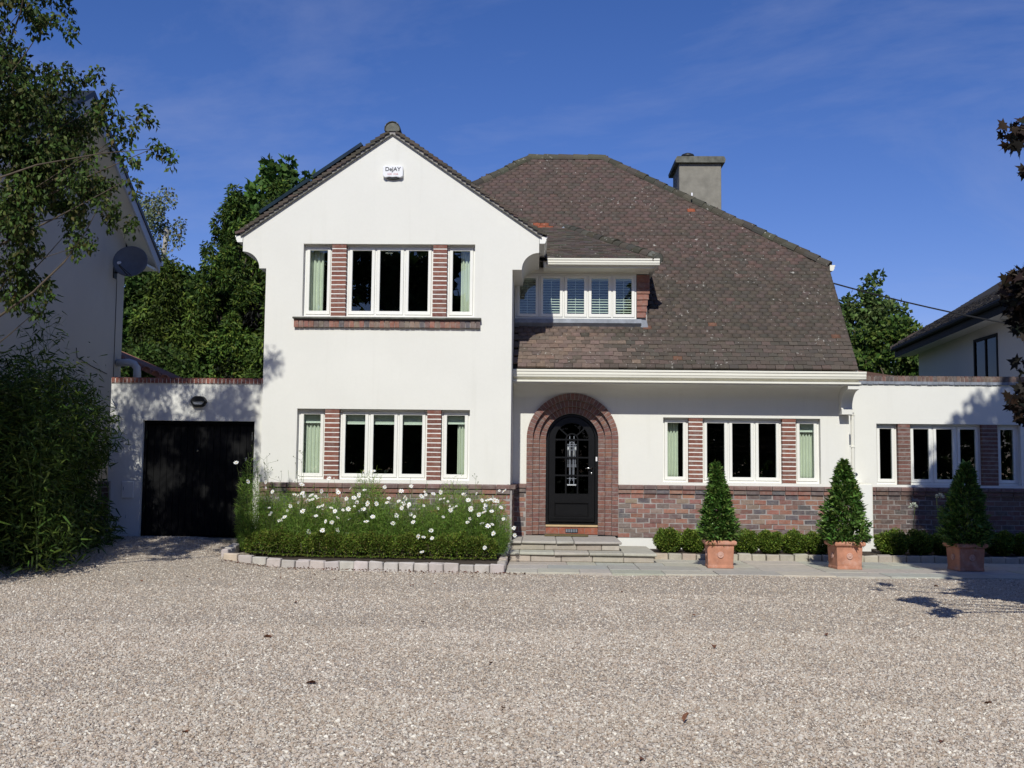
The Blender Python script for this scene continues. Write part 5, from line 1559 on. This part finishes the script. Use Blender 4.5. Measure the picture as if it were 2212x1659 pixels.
# agapanthus in the shaded border
for (ax, ay, az_, lab) in ((6.42, 18.55, 0.88, 'white agapanthus with the lower lit head against the dark brick base'), (6.86, 18.5, 1.05, 'white agapanthus with the tallest head against the dark brick base'), (7.5, 18.55, 0.86, 'dim agapanthus nearest the shaded bay cone')):
    t = thing('agapanthus', lab, 'flowering plant', (ax, ay, 0.08), group='agapanthus in the border')
    mb = MB(); limb(mb, (ax, ay, 0.06), (ax + random.gauss(0, .03), ay, az_), 0.007, 0.005, 0.03, 6, 5); part('stalk', mb, 'stem', t)
    n = 46; d = unit(rng.normal(0, 1, (n, 3))); d[:, 2] = np.abs(d[:, 2]) * 1.1 - 0.25
    P = np.array([(ax, ay, az_)]) + d * 0.035
    put('flower_head', leaf_mesh('flower_head', [leaf_arrays(P, d, LEAF_Q, 0.055, 0.022, np.tile([[0.62, 0.66, 0.55]], (n, 1)))], 'leaf'), t)
    n = 16; a = rng.uniform(0, 6.28, n)
    put('leaves', leaf_mesh('leaves', [leaf_arrays(np.tile([[ax, ay, 0.07]], (n, 1)), np.stack([np.cos(a) * .55, np.sin(a) * .4, np.ones(n)], 1), BLADE, rng.uniform(0.35, 0.55, n), 0.022, pal_colours(n, [(0.05, 0.10, 0.03)], .2))], 'leaf'), t)

# ================================================================== BAMBOO
bam = thing('bamboo_clump', 'tall dark bamboo clump in shade left of the garage', 'bamboo', (-7.3, 15.2, 0.1))
mb = MB(); cl = []
for i in range(70):
    x, y = random.uniform(-8.6, -6.5), random.uniform(13.9, 16.6)
    h = random.uniform(1.7, 3.0) - max(0, (x + 6.9)) * 0.8
    lean = Vector((random.gauss(0, .22) - (0.10 if x > -7 else 0.0), random.gauss(-.1, .25), 0))
    pts = [Vector((x, y, 0.05)) + lean * (t / 6) ** 2 + Vector((0, 0, h * t / 6)) for t in range(7)]
    mb.tube(pts, [0.010 - 0.0012 * t for t in range(7)], 5)
    cl.append(pts)
for dx, h in ((-7.28, 3.75), (-7.38, 3.55), (-7.18, 3.5), (-7.5, 3.3)):
    pts = [Vector((dx + 0.02 * t * random.uniform(-1, 1), 15.3, 0.3 + (h - 0.3) * t / 8)) for t in range(9)]
    mb.tube(pts, [0.008 - 0.0008 * t for t in range(9)], 5)
    for t in range(5, 9):
        for s in (-1, 1):
            e = pts[t] + Vector((s * random.uniform(.1, .28), random.gauss(0, .08), random.uniform(.12, .3)))
            mb.tube([pts[t], pts[t].lerp(e, .5) + Vector((0, 0, .02)), e], [0.003, 0.0025, 0.0015], 4)
            cl.append([pts[t].lerp(e, q / 6) for q in range(7)])
part('culms', mb, 'stem', bam)
P, D = [], []
for ci, pts in enumerate(cl):
    m = 620 if ci < 70 else 7
    for _ in range(m):
        t = random.uniform(0.6, 5.99) if ci < 70 else random.uniform(2, 5.99)
        i0 = int(t); p = pts[i0].lerp(pts[i0 + 1], t - i0)
        sp = 0.27 if ci < 70 else 0.03
        P.append((p.x + random.gauss(0, sp), p.y + random.gauss(0, sp), max(0.1, p.z + random.gauss(0, sp * .7))))
        D.append((random.gauss(0, 1), random.gauss(-.2, 1), random.gauss(-0.45, .5)))
P, D = np.array(P), np.array(D)
keep = P[:, 0] < -6.40 - 0.22 * (P[:, 1] - 15.2) + 0.20 * np.sin(P[:, 2] * 4)
P, D = P[keep], D[keep]
n = len(P); L = rng.uniform(0.09, 0.19, n)
put('foliage', leaf_mesh('foliage', [leaf_arrays(P, D, BLADE, L, L * 0.16, pal_colours(n, [(0.050, 0.095, 0.018), (0.070, 0.120, 0.022), (0.038, 0.070, 0.015), (0.095, 0.135, 0.025)], .25))], 'leaf'), bam)

# ================================================================== NEIGHBOURS
nl = thing('neighbour_house', 'shaded white house with sloping bargeboard at the left edge', 'house', (-8.6, 16.5, 0))
NX, NB = -8.38, -7.93
def zn(y): return 5.66 + 0.64 * (21.6 - y) if y > 18.1 else 5.66 + 0.64 * (y - 14.6)
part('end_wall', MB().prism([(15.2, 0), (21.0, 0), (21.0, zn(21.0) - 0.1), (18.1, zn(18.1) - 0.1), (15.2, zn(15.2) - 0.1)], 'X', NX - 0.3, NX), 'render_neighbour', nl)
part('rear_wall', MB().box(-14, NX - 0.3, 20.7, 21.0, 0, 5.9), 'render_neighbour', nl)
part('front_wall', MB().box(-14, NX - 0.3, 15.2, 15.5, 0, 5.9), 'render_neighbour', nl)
for a, b in ((21.65, 18.1), (14.55, 18.1)):
    rp = MB().prism([(a, zn(a) + .02), (b, zn(b) + .02), (b, zn(b) + .12), (a, zn(a) + .12)], 'X', -14.2, NB + 0.05)
    part('roof_slope', rp, 'dark_metal', nl)
    part('bargeboard', MB().prism([(a, zn(a) - 0.20), (b, zn(b) - 0.20), (b, zn(b) + 0.018), (a, zn(a) + 0.018)], 'X', NB - 0.01, NB + 0.03), 'grey_pvc', nl)
    part('soffit', MB().prism([(a, zn(a) - 0.12), (b, zn(b) - 0.12), (b, zn(b) - 0.10), (a, zn(a) - 0.10)], 'X', NX + 0.001, NB - 0.011), 'cream_paint', nl)
part('soffit_box', MB().box(NX + 0.002, NB - 0.012, 21.02, 21.6, 5.45, 5.50), 'cream_paint', nl)
part('gutter', MB().prism([(21.66 + d, 5.68 + z) for d, z in gutter_profile(0.10, 0.10)], 'X', -14, NB + 0.06), 'white_plastic', nl)
part('downpipe_cable', MB().tube([(NX + 0.012, 20.55, 5.2), (NX + 0.012, 20.60, 5.05), (NX + 0.012, 20.62, 3.0)], 0.006, 5).tube([(NX + .012, 18.9, 3.55), (NX + .012, 18.95, 3.38), (NX + .012, 19.6, 3.28), (NX + .012, 20.3, 3.2)], 0.007, 5), 'cable_rubber', nl)
fp = MB().tube([(-8.36, 20.75, 3.46), (-8.12, 20.75, 3.47), (-8.02, 20.75, 3.44), (-7.96, 20.75, 3.36), (-7.95, 20.75, 3.24), (-7.95, 20.75, 2.9)], 0.075, 14)
fp.tube([(-8.36, 20.80, 3.13), (-7.95, 20.80, 3.11)], 0.06, 12)
part('flue_pipe', fp, 'grey_pvc', nl, True)

dish = thing('satellite_dish', 'round grey satellite dish on the corner of the left neighbouring house', 'satellite dish', (-8.1, 20.3, 5.3))
mb = MB(); mb.lathe([(0.0, 0.0), (0.10, 0.008), (0.20, 0.033), (0.30, 0.075), (0.325, 0.088), (0.33, 0.08), (0.30, 0.062), (0.20, 0.02), (0.10, -0.005), (0, -0.012)], 28)
dm = Matrix.Translation((-7.98, 20.3, 5.37)) @ Matrix.Rotation(R(8), 4, 'Z') @ Matrix.Rotation(R(74), 4, 'X')
me = mb.mesh('reflector', 'dish_grey', True)
put('reflector', me, dish, dm)
def dl(*p): return dm @ Vector(p)
arm = MB().tube([dl(-0.02, -0.30, 0.06), dl(-0.13, -0.22, 0.30), dl(-0.14, -0.16, 0.34)], [0.012, 0.012, 0.014], 6).tube([dl(0.06, -0.31, 0.07), dl(-0.13, -0.20, 0.30)], 0.008, 6)
part('arm', arm, 'dark_metal', dish)
part('receiver', MB().tube([dl(-0.14, -0.18, 0.36), dl(-0.13, -0.13, 0.28)], [0.03, 0.022], 8), 'white_plastic', dish)
part('bracket', MB().tube([(-8.37, 20.5, 5.22), (-8.12, 20.42, 5.22), dl(0, -0.05, -0.02)], 0.022, 7).box(-8.385, -8.36, 20.42, 20.58, 5.10, 5.34), 'dark_metal', dish)

lean = thing('lean_to', 'small red pantile roof peeping over the garage coping', 'outbuilding', (-8.2, 23, 0))
part('wall', MB().box(-9.5, -7.2, 22.4, 24, 0, 3.0), 'render_neighbour', lean)
lr = part('roof', MB().prism([(-9.6, 3.95), (-7.25, 2.95), (-7.25, 3.05), (-9.6, 4.05)], 'Y', 22.2, 24.2), 'pantile', lean)
for i in range(12):
    x = -9.5 + i * 0.20; z = 3.95 - (x + 9.6) * 0.4255
    put('pantile', _lib.setdefault('pant', half_round(0.22, 0.10, 0.015, 6, 180, 1.0).mesh('pantile', 'pantile')), lr, Matrix.Translation((x, 22.14, z + 0.03)) @ Matrix.Rotation(R(23), 4, 'Y') @ Matrix.Rotation(0, 4, 'Z'))

nr = thing('neighbour_house', 'shaded white house with dark hipped roof behind the right parapet', 'house', (12.5, 26, 0))
def wx(y): return 10.62 + (30.0 - y) * (-0.085)
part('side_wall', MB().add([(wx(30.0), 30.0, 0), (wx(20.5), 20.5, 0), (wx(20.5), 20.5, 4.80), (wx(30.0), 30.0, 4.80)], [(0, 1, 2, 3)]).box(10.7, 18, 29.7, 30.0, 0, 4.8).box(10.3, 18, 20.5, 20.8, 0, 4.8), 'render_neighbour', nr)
wnd = part('window', MB().prism([(24.85, 2.9), (23.55, 2.9), (23.55, 4.55), (24.85, 4.55)], 'X', wx(24.2) - 0.07, wx(24.2) + 0.12, holes=[[(24.78, 2.97), (23.62, 2.97), (23.62, 4.48), (24.78, 4.48)]]), 'black_matt', nr)
part('pane', MB().box(wx(24.2) - .045, wx(24.2) - .035, 23.62, 24.78, 2.97, 4.48), 'door_glass', wnd)
part('mullion', MB().box(wx(24.2) - .065, wx(24.2) - .047, 24.17, 24.23, 2.97, 4.48), 'black_matt', wnd)
ex = 9.98
part('fascia', MB().add([(wx(30) - .50, 30.5, 4.72), (wx(20) - .50, 20.0, 4.72), (wx(20) - .50, 20.0, 4.98), (wx(30) - .50, 30.5, 4.98)], [(0, 1, 2, 3)]), 'black_matt', nr)
part('gutter', MB().tube([(wx(30) - .56, 30.5, 4.95), (wx(20) - .56, 20.0, 4.95)], 0.06, 8), 'black_matt', nr)
part('soffit', MB().add([(wx(30) - .50, 30.5, 4.73), (wx(20) - .50, 20.0, 4.73), (wx(20) + .02, 20.0, 4.78), (wx(30) + .02, 30.5, 4.78)], [(0, 1, 2, 3)]), 'render_neighbour', nr)
E0 = Vector((wx(30) - .55, 30.55, 4.98)); E1 = Vector((wx(20) - .55, 19.95, 4.98))
sl_ = 0.65; hw = 4.2
Ra, Rb = Vector((E0.x + hw, E0.y - hw, 4.98 + hw * sl_)), Vector((E1.x + hw, E1.y + hw, 4.98 + hw * sl_))
nrf = part('roof', MB().add([E0, E1, Rb, Ra, (E0.x + 2 * hw, E0.y, 4.98), (E1.x + 2 * hw, E1.y, 4.98)], [(0, 1, 2, 3), (0, 3, 4), (4, 3, 2, 5), (1, 5, 2)]), 'underlay', nr)
U_ = (E1 - E0).normalized(); S_ = (Vector((1, 0, sl_))).normalized(); S_ = (S_ - U_ * S_.dot(U_)).normalized()
def in_nr(u, s):
    h = s * math.sqrt(1 / (1 + sl_ ** 2))
    return h < u < (E1 - E0).length - h and h < hw
def nrcol(P, u, s): return jit(random.choice([(0.045, 0.040, 0.038), (0.055, 0.048, 0.043), (0.036, 0.033, 0.033)]), 0.2)
joined_tiles('roof_tile_field', tile_field(E0, U_, S_, 11, 5.0, in_nr, nrcol, gauge=0.11, w=0.158, rough=1.5), nrf)
hip_line(nrf, 'hip_tile', E0 + Vector((0, 0, .03)), Ra + Vector((0, 0, .03)), 0.12, 0.28, pal=((0.06, 0.05, 0.045), (0.09, 0.065, 0.055), (0.05, 0.045, 0.042)))

cab = part('overhead_cable', MB().tube([(5.43 + 0.062 * k + 0.0 * k, 20.1 - 0.004 * k, 5.05 - 0.0185 * k + 0.00006 * k * k) for k in range(0, 140, 6)], 0.014, 6), 'cable_rubber')
tag(cab, 'black overhead cable running right from the tiled verge', 'cable')

# ================================================================== TREES BEHIND THE HOUSES
SYC = [(0.065, 0.125, 0.028), (0.085, 0.15, 0.034), (0.050, 0.10, 0.022)]
LEY = [(0.050, 0.095, 0.018), (0.075, 0.122, 0.022), (0.036, 0.070, 0.015), (0.115, 0.155, 0.026)]
LEY2 = [(0.065, 0.110, 0.022), (0.095, 0.140, 0.026), (0.050, 0.085, 0.018)]
def cone_clumps(x, y, z0, z1, r, n, cr, seed):
    g = np.random.default_rng(seed); out = []
    for i in range(n):
        t = (i + 0.5) / n
        z = z0 + (z1 - z0) * t
        rr = r * (1 - t) ** 0.75 + 0.06
        a = i * 2.39996 + g.uniform(-.3, .3)
        k = g.uniform(0.55, 1.0)
        q = cr * (1.15 - 0.75 * t) * g.uniform(0.75, 1.25)
        out.append(((x + rr * k * math.cos(a), y + rr * k * math.sin(a) * 0.9, z), (q * 0.8, q * 0.8, q * 1.15)))
    return out
kw = dict(per_m2=400, ll=0.135, lw=0.05, tmpl=LEAF_Q, droop=0.6, shell=0.35, out=0.7, limb_every=6, clump_var=0.38)
make_tree('cypress_tree', 'broad dark green conifer rising beside the white gable', (-7.8, 27.5, 0), 7.0, 0.22, cone_clumps(-8.1, 27.5, 1.9, 8.7, 1.75, 78, 0.44, 1) + cone_clumps(-7.0, 27.8, 1.9, 9.0, 1.75, 78, 0.44, 4), pal=LEY, **kw)
make_tree('cypress_tree', 'shorter yellow-green conifer in the middle of the trees behind the garage', (-9.6, 27.0, 0), 4.8, 0.18, cone_clumps(-9.6, 27.0, 1.6, 6.6, 1.9, 84, 0.44, 2), pal=[(0.110, 0.150, 0.025), (0.078, 0.118, 0.021), (0.050, 0.086, 0.017)], **kw)
make_tree('cypress_tree', 'dark conifer close against the left side of the gable', (-6.0, 25.5, 0), 5.0, 0.16, cone_clumps(-6.0, 25.5, 1.6, 6.8, 1.6, 66, 0.40, 3), pal=LEY2, **kw)
make_tree('sycamore_tree', 'leafy deciduous tree topping the conifers left of the gable roof', (-7.9, 33.5, 0), 8.0, 0.25,
          ellipsoid_clumps((-7.9, 33.5, 7.6), (2.2, 2.0, 3.0), 80, 0.62, 5) + [((-8.95, 33.2, 10.0), (.5, .5, .6)), ((-8.35, 33.3, 10.5), (.5, .5, .5)), ((-8.75, 33.4, 11.0), (.25, .25, .35)), ((-8.15, 33.4, 11.1), (.22, .22, .35)), ((-7.1, 33.4, 10.2), (.45, .45, .4)), ((-6.4, 33.4, 9.9), (.35, .35, .35)), ((-7.5, 33.4, 10.6), (.25, .25, .3))],
          per_m2=85, ll=0.24, lw=0.20, pal=SYC, shell=0.3, limb_every=3)
make_tree('birch_tree', 'slender pale birch standing behind the left neighbour roof', (-14.6, 40, 0), 10.5, 0.14,
          [((-14.6 + random.gauss(0, .32 + .05 * (11 - z)), 40 + random.gauss(0, .5), z), (0.40, 0.40, 0.55)) for z in np.linspace(5.0, 11.6, 34)] + [((-15.5, 40, 10.4), (.3, .3, .5)), ((-15.3, 40, 9.4), (.4, .4, .5)), ((-13.9, 40, 10.6), (.3, .3, .4))],
          per_m2=62, ll=0.13, lw=0.09, pal=[(0.17, 0.20, 0.11), (0.13, 0.16, 0.08), (0.21, 0.23, 0.14)], bark='birch_bark', shell=0.1, droop=0.8, limb_every=7, limb_r=0.12)
make_tree('ash_tree', 'dense mid green tree beside the left neighbour wall', (-11.6, 31.0, 0), 5.0, 0.18, ellipsoid_clumps((-11.4, 31.0, 4.0), (2.2, 1.8, 3.3), 95, 0.66, 8) + ellipsoid_clumps((-13.4, 32.0, 4.2), (1.6, 1.6, 2.9), 45, 0.6, 18), per_m2=85, ll=0.19, lw=0.12, pal=[(0.058, 0.108, 0.024), (0.080, 0.128, 0.027), (0.044, 0.082, 0.019)], shell=0.3, limb_every=4)
make_tree('holly_tree', 'dark low tree filling the gap above the garage coping', (-8.8, 24.9, 0), 2.8, 0.12, ellipsoid_clumps((-9.4, 25.2, 2.8), (1.5, .9, 1.5), 40, 0.45, 9), per_m2=120, ll=0.13, lw=0.07, pal=[(0.055, 0.10, 0.022), (0.075, 0.12, 0.026)], shell=0.3, limb_every=4)
make_tree('lime_tree', 'pale green tree between the tiled verge and the right neighbour roof', (12.2, 39.5, 0), 6.0, 0.22,
          ellipsoid_clumps((12.1, 39.5, 5.2), (2.0, 1.6, 2.6), 55, 0.55, 12) + [((12.2, 39.4, 8.3), (.35, .35, .45)), ((12.4, 39.4, 7.8), (.5, .5, .4)), ((11.1, 39.4, 7.2), (.4, .4, .35)), ((13.2, 39.4, 6.9), (.4, .4, .3)), ((12.5, 39.4, 8.7), (.2, .2, .3))],
          per_m2=75, ll=0.19, lw=0.15, pal=[(0.10, 0.155, 0.045), (0.13, 0.18, 0.055), (0.08, 0.125, 0.036)], shell=0.25, limb_every=3)
make_tree('lime_tree', 'sunny yellow-green tree in front of the paler one at the right', (11.6, 34.5, 0), 4.2, 0.16, ellipsoid_clumps((11.3, 34.5, 4.1), (1.7, 1.3, 2.0), 45, 0.5, 14), per_m2=95, ll=0.17, lw=0.13, pal=[(0.085, 0.140, 0.028), (0.06, 0.115, 0.022), (0.12, 0.165, 0.032)], shell=0.3, limb_every=4)

# ================================================================== NEAR TREES
LEFT = [(-5.88, 11.43, 6.53, 0.3), (-5.76, 11.83, 6.55, 0.2), (-6.67, 12.85, 6.44, 0.39), (-6.13, 12.56, 6.04, 0.41), (-6.12, 12.02, 5.45, 0.52), (-6.0, 12.81, 5.78, 0.42), (-5.42, 12.33, 5.76, 0.24), (-5.78, 12.63, 5.31, 0.41), (-5.89, 11.84, 4.74, 0.57), (-4.89, 11.69, 5.37, 0.2), (-4.77, 12.07, 5.42, 0.16), (-5.14, 11.6, 4.57, 0.28), (-5.03, 11.97, 4.73, 0.2), (-6.08, 12.84, 4.61, 0.36), (-5.22, 11.9, 4.22, 0.22), (-5.8, 11.41, 4.0, 0.32), (-5.68, 11.47, 3.55, 0.27), (-5.95, 11.65, 3.37, 0.23), (-5.94, 12.58, 3.61, 0.15), (-5.03, 11.94, 4.29, 0.18), (-4.38, 11.84, 5.1, 0.07), (-4.62, 11.55, 4.56, 0.13), (-5.08, 12.87, 5.33, 0.14), (-4.97, 12.04, 5.13, 0.21), (-6.16, 11.71, 4.97, 0.56), (-6.29, 11.49, 5.59, 0.55), (-6.21, 11.48, 4.12, 0.55), (-5.54, 11.65, 6.03, 0.2)]
sp_l = []
for x, y, z, r in LEFT:
    for _ in range(8 if r > 0.25 else 3):
        q = r * random.uniform(0.32, 0.55)
        sp_l.append(((x + random.gauss(0, r * .55), y + random.gauss(0, r * .55), z + random.gauss(0, r * .5)), (q, q, q * 1.25)))
for x, y, z in ((-4.28, 11.9, 4.98), (-4.45, 11.9, 5.1), (-4.85, 11.8, 4.35), (-4.7, 11.7, 4.9), (-4.75, 12.0, 4.2), (-5.1, 11.8, 3.95), (-5.3, 11.8, 3.9), (-5.4, 11.7, 6.4), (-5.55, 11.9, 6.75), (-5.2, 12.0, 6.0), (-5.5, 11.6, 3.35), (-5.6, 11.6, 3.15), (-4.6, 11.9, 5.5), (-5.0, 11.9, 5.75)):
    sp_l.append(((x, y, z), (0.10, 0.10, 0.15)))
lc = sp_l + ellipsoid_clumps((-8.4, 10.9, 4.0), (1.7, 2.4, 2.3), 95, 0.58, 21, surf=0.3) + ellipsoid_clumps((-8.4, 11.6, 6.4), (1.3, 1.6, 1.4), 30, 0.5, 23, surf=0.3) + ellipsoid_clumps((-6.3, 11.4, 7.7), (1.5, 1.1, 1.0), 30, 0.26, 22, surf=0.2)
make_tree('crab_apple_tree', 'near leafy branches hanging into the top left corner', (-8.6, 12.0, 0), 5.2, 0.20, lc, per_m2=330, ll=0.070, lw=0.038, pal=[(0.058, 0.095, 0.022), (0.080, 0.115, 0.027), (0.042, 0.070, 0.017), (0.085, 0.085, 0.028), (0.060, 0.105, 0.024)], shell=0.05, droop=0.9, out=0.3, twig=0.003, var=0.3, limb_every=5, limb_r=0.13)
RIGHT = [(4.1, 9.07, 4.37, 0.15), (3.83, 8.7, 4.31, 0.08), (3.82, 8.63, 4.15, 0.08), (4.08, 8.94, 4.03, 0.05), (3.93, 8.77, 3.0, 0.15), (4.18, 9.3, 2.83, 0.17), (3.81, 8.69, 3.08, 0.07), (3.98, 8.97, 2.9, 0.14), (4.09, 9.14, 2.37, 0.07), (3.92, 8.89, 2.05, 0.12), (4.17, 9.29, 2.03, 0.15), (4.02, 8.93, 2.74, 0.19), (4.03, 8.77, 3.06, 0.23), (4.07, 8.89, 2.12, 0.19)]
rc = [((x + 0.03, y, z), (r * .82, r * .82, r * .9)) for x, y, z, r in RIGHT]
maple = make_tree('maple_tree', 'dark purple-leaved maple sprays reaching in from the right edge', (8.9, 8.8, 0), 6.2, 0.22, rc, per_m2=170, ll=0.105, lw=0.11, pal=[(0.014, 0.012, 0.010), (0.018, 0.013, 0.010), (0.011, 0.013, 0.009), (0.028, 0.018, 0.012)], leaf='leaf_dark', tmpl=MAPLE, shell=0.1, droop=0.7, out=0.3, twig=0.006, var=0.3, limb_every=1)
rc2 = ellipsoid_clumps((8.8, 8.8, 6.0), (3.2, 2.3, 5.0), 190, 0.72, 31, low=-0.97, surf=0.2) + ellipsoid_clumps((6.15, 8.7, 5.9), (0.75, 1.2, 2.5), 42, 0.55, 33, surf=0.1) + ellipsoid_clumps((5.9, 8.9, 3.4), (0.8, 0.8, 1.2), 24, 0.38, 34, surf=0.1)
put('crown', leaf_mesh('crown', clump_leaves(rc2, 115, 0.20, 0.17, [(0.022, 0.014, 0.013), (0.030, 0.018, 0.014), (0.045, 0.024, 0.016)], LEAF_Q, 0.7, 0.3, 0.3, 0.1), 'leaf_dark'), maple)
mb = MB()
for c, r in rc2[::5]: limb(mb, (8.9, 8.8, min(c[2] * 0.7, 6.0)), c, 0.05, 0.012, 0.12, 5, 5)
part('limbs', mb, 'bark', maple, True)
# the far side of the road, seen only in the window glass
for i, (x, h, w) in enumerate(((-17, 12, 4.2), (-10.5, 13, 4.0), (-5.2, 12, 3.0), (6.5, 11, 3.2), (12, 12, 3.8), (19, 12, 4.2))):
    make_tree('roadside_tree', f'tall roadside tree across from the house, {ordn[i]} from the left in the reflection', (x, -17, 0), h * .6, 0.25, ellipsoid_clumps((x, -17, h * .55), (w, 2.2, h * .47), 60, 1.0, 40 + i), per_m2=16, ll=0.5, lw=0.36, pal=[(0.04, 0.065, 0.018), (0.05, 0.08, 0.02)], group='trees across the road', shell=0.3, limb_every=5)

rh = thing('added_hedge', 'long unseen hedge added behind the viewer to darken the lower window glass', 'hedge', (0, -21, -0.1))  # out of view, added to block the bright horizon reflected in the panes
n = 26000
P = np.stack([rng.uniform(-45, 45, n), -21 + rng.uniform(-0.9, 0.9, n), -0.1 + 4.3 * rng.uniform(0, 1, n) ** 0.8], 1)
put('foliage', leaf_mesh('foliage', [leaf_arrays(P, rng.normal(0, 1, (n, 3)), LEAF_Q, 0.42, 0.34, pal_colours(n, [(0.045, 0.075, 0.02), (0.06, 0.09, 0.022)], .2))], 'leaf'), rh)
mb = MB()
for i in range(45): limb(mb, (-44 + i * 2, -21, -0.2), (-44 + i * 2 + random.gauss(0, .3), -21, 3.4), 0.05, 0.02, 0.05, 5, 3)
part('stems', mb, 'bark', rh)

# ================================================================== FALLEN LEAVES
fm = []
for k in range(3):
    r = random.Random(k + 40)
    pts = [(0, 0, 0.0), (0.012, 0.012, 0.008), (0.016, 0.03, 0.012), (0.006, 0.05, 0.004), (-0.008, 0.048, 0.006), (-0.017, 0.028, 0.013), (-0.012, 0.012, 0.007), (0, 0.026, 0.001)]
    pts = [(x * r.uniform(.8, 1.3), y * r.uniform(.9, 1.1), z * r.uniform(.6, 1.8)) for x, y, z in pts]
    mb = MB().add(pts, [(7, i, i + 1) for i in range(6)] + [(7, 6, 0)])
    fm.append(mb.mesh('fallen_leaf', 'dry_leaf') if 'dry_leaf' in M else None) if 'dry_leaf' in M else fm.append(mb)
dmt, dnt, db = new_mat('dry_leaf')
dnt.links.new(mixc(dnt, remap(dnt, noise(dnt, 60, 3), .3, .7), (0.10, 0.035, 0.02), (0.19, 0.08, 0.035)), db.inputs['Base Color'])
db.inputs['Roughness'].default_value = 0.8
fm = [m.mesh('fallen_leaf', 'dry_leaf') for m in fm]
spots = [(-2.35, 9.2, 1.7), (-1.58, 7.35, 1.5), (1.45, 8.9, 1.3), (0.86, 6.4, 1.3), (2.6, 9.8, 1.0), (-0.35, 8.2, 0.9), (3.2, 11.5, 0.9), (0.2, 12.5, 0.9), (1.0, 13.1, 0.9), (2.2, 6.0, 1.2), (-1.1, 10.3, 1.0), (-3.4, 12.6, 0.8), (-2.6, 11.6, 1.0), (0.55, 5.6, 1.0), (2.9, 7.0, 1.1), (5.2, 14.3, 1.3), (-4.6, 14.0, 0.9), (-3.0, 14.2, .8), (-0.9, 14.4, .8), (1.6, 11.0, .8), (-1.9, 5.9, .9), (-0.2, 6.7, .8)]
for _ in range(16): spots.append((random.uniform(-5.4, -1.0), random.uniform(12.5, 15.0), random.uniform(0.6, 1.0)))
for i, (x, y, s) in enumerate(spots):
    z = float(drive_z(np.array(x), np.array(y)))
    o = put('fallen_leaf', fm[i % 3], None, Matrix.Translation((x, y, z + 0.010)) @ Matrix.Rotation(random.uniform(0, 6.28), 4, 'Z') @ Matrix.Rotation(random.gauss(0, .25), 4, 'X') @ Matrix.Scale(s, 4))
    tag(o, 'small dry brown leaf fallen on the gravel drive', 'leaf', 'fallen leaves on the drive')
n = 420
x = rng.uniform(-4.6, -0.2, n); y = 15.12 - 0.118 * (x + 0.47) - np.abs(rng.normal(0, 0.07, n))
P = np.stack([x, y, gz(x, y) + 0.012 + rng.uniform(0, .012, n)], 1)
D = np.stack([rng.normal(0, 1, n), rng.normal(0, 1, n), rng.normal(0, .25, n)], 1)
lit = put('leaf_litter', leaf_mesh('leaf_litter', [leaf_arrays(P, D, LEAF_Q, rng.uniform(.02, .05, n), rng.uniform(.012, .026, n), pal_colours(n, [(0.16, 0.06, 0.035), (0.10, 0.05, 0.03), (0.20, 0.10, 0.055)], .2), up=2.0)], 'leaf'))
lit['kind'] = 'stuff'
tag(lit, 'brown leaf litter drifted along the granite edging', 'leaf litter')

for o in ROOTS:
    if 'is_root' in o: del o['is_root']
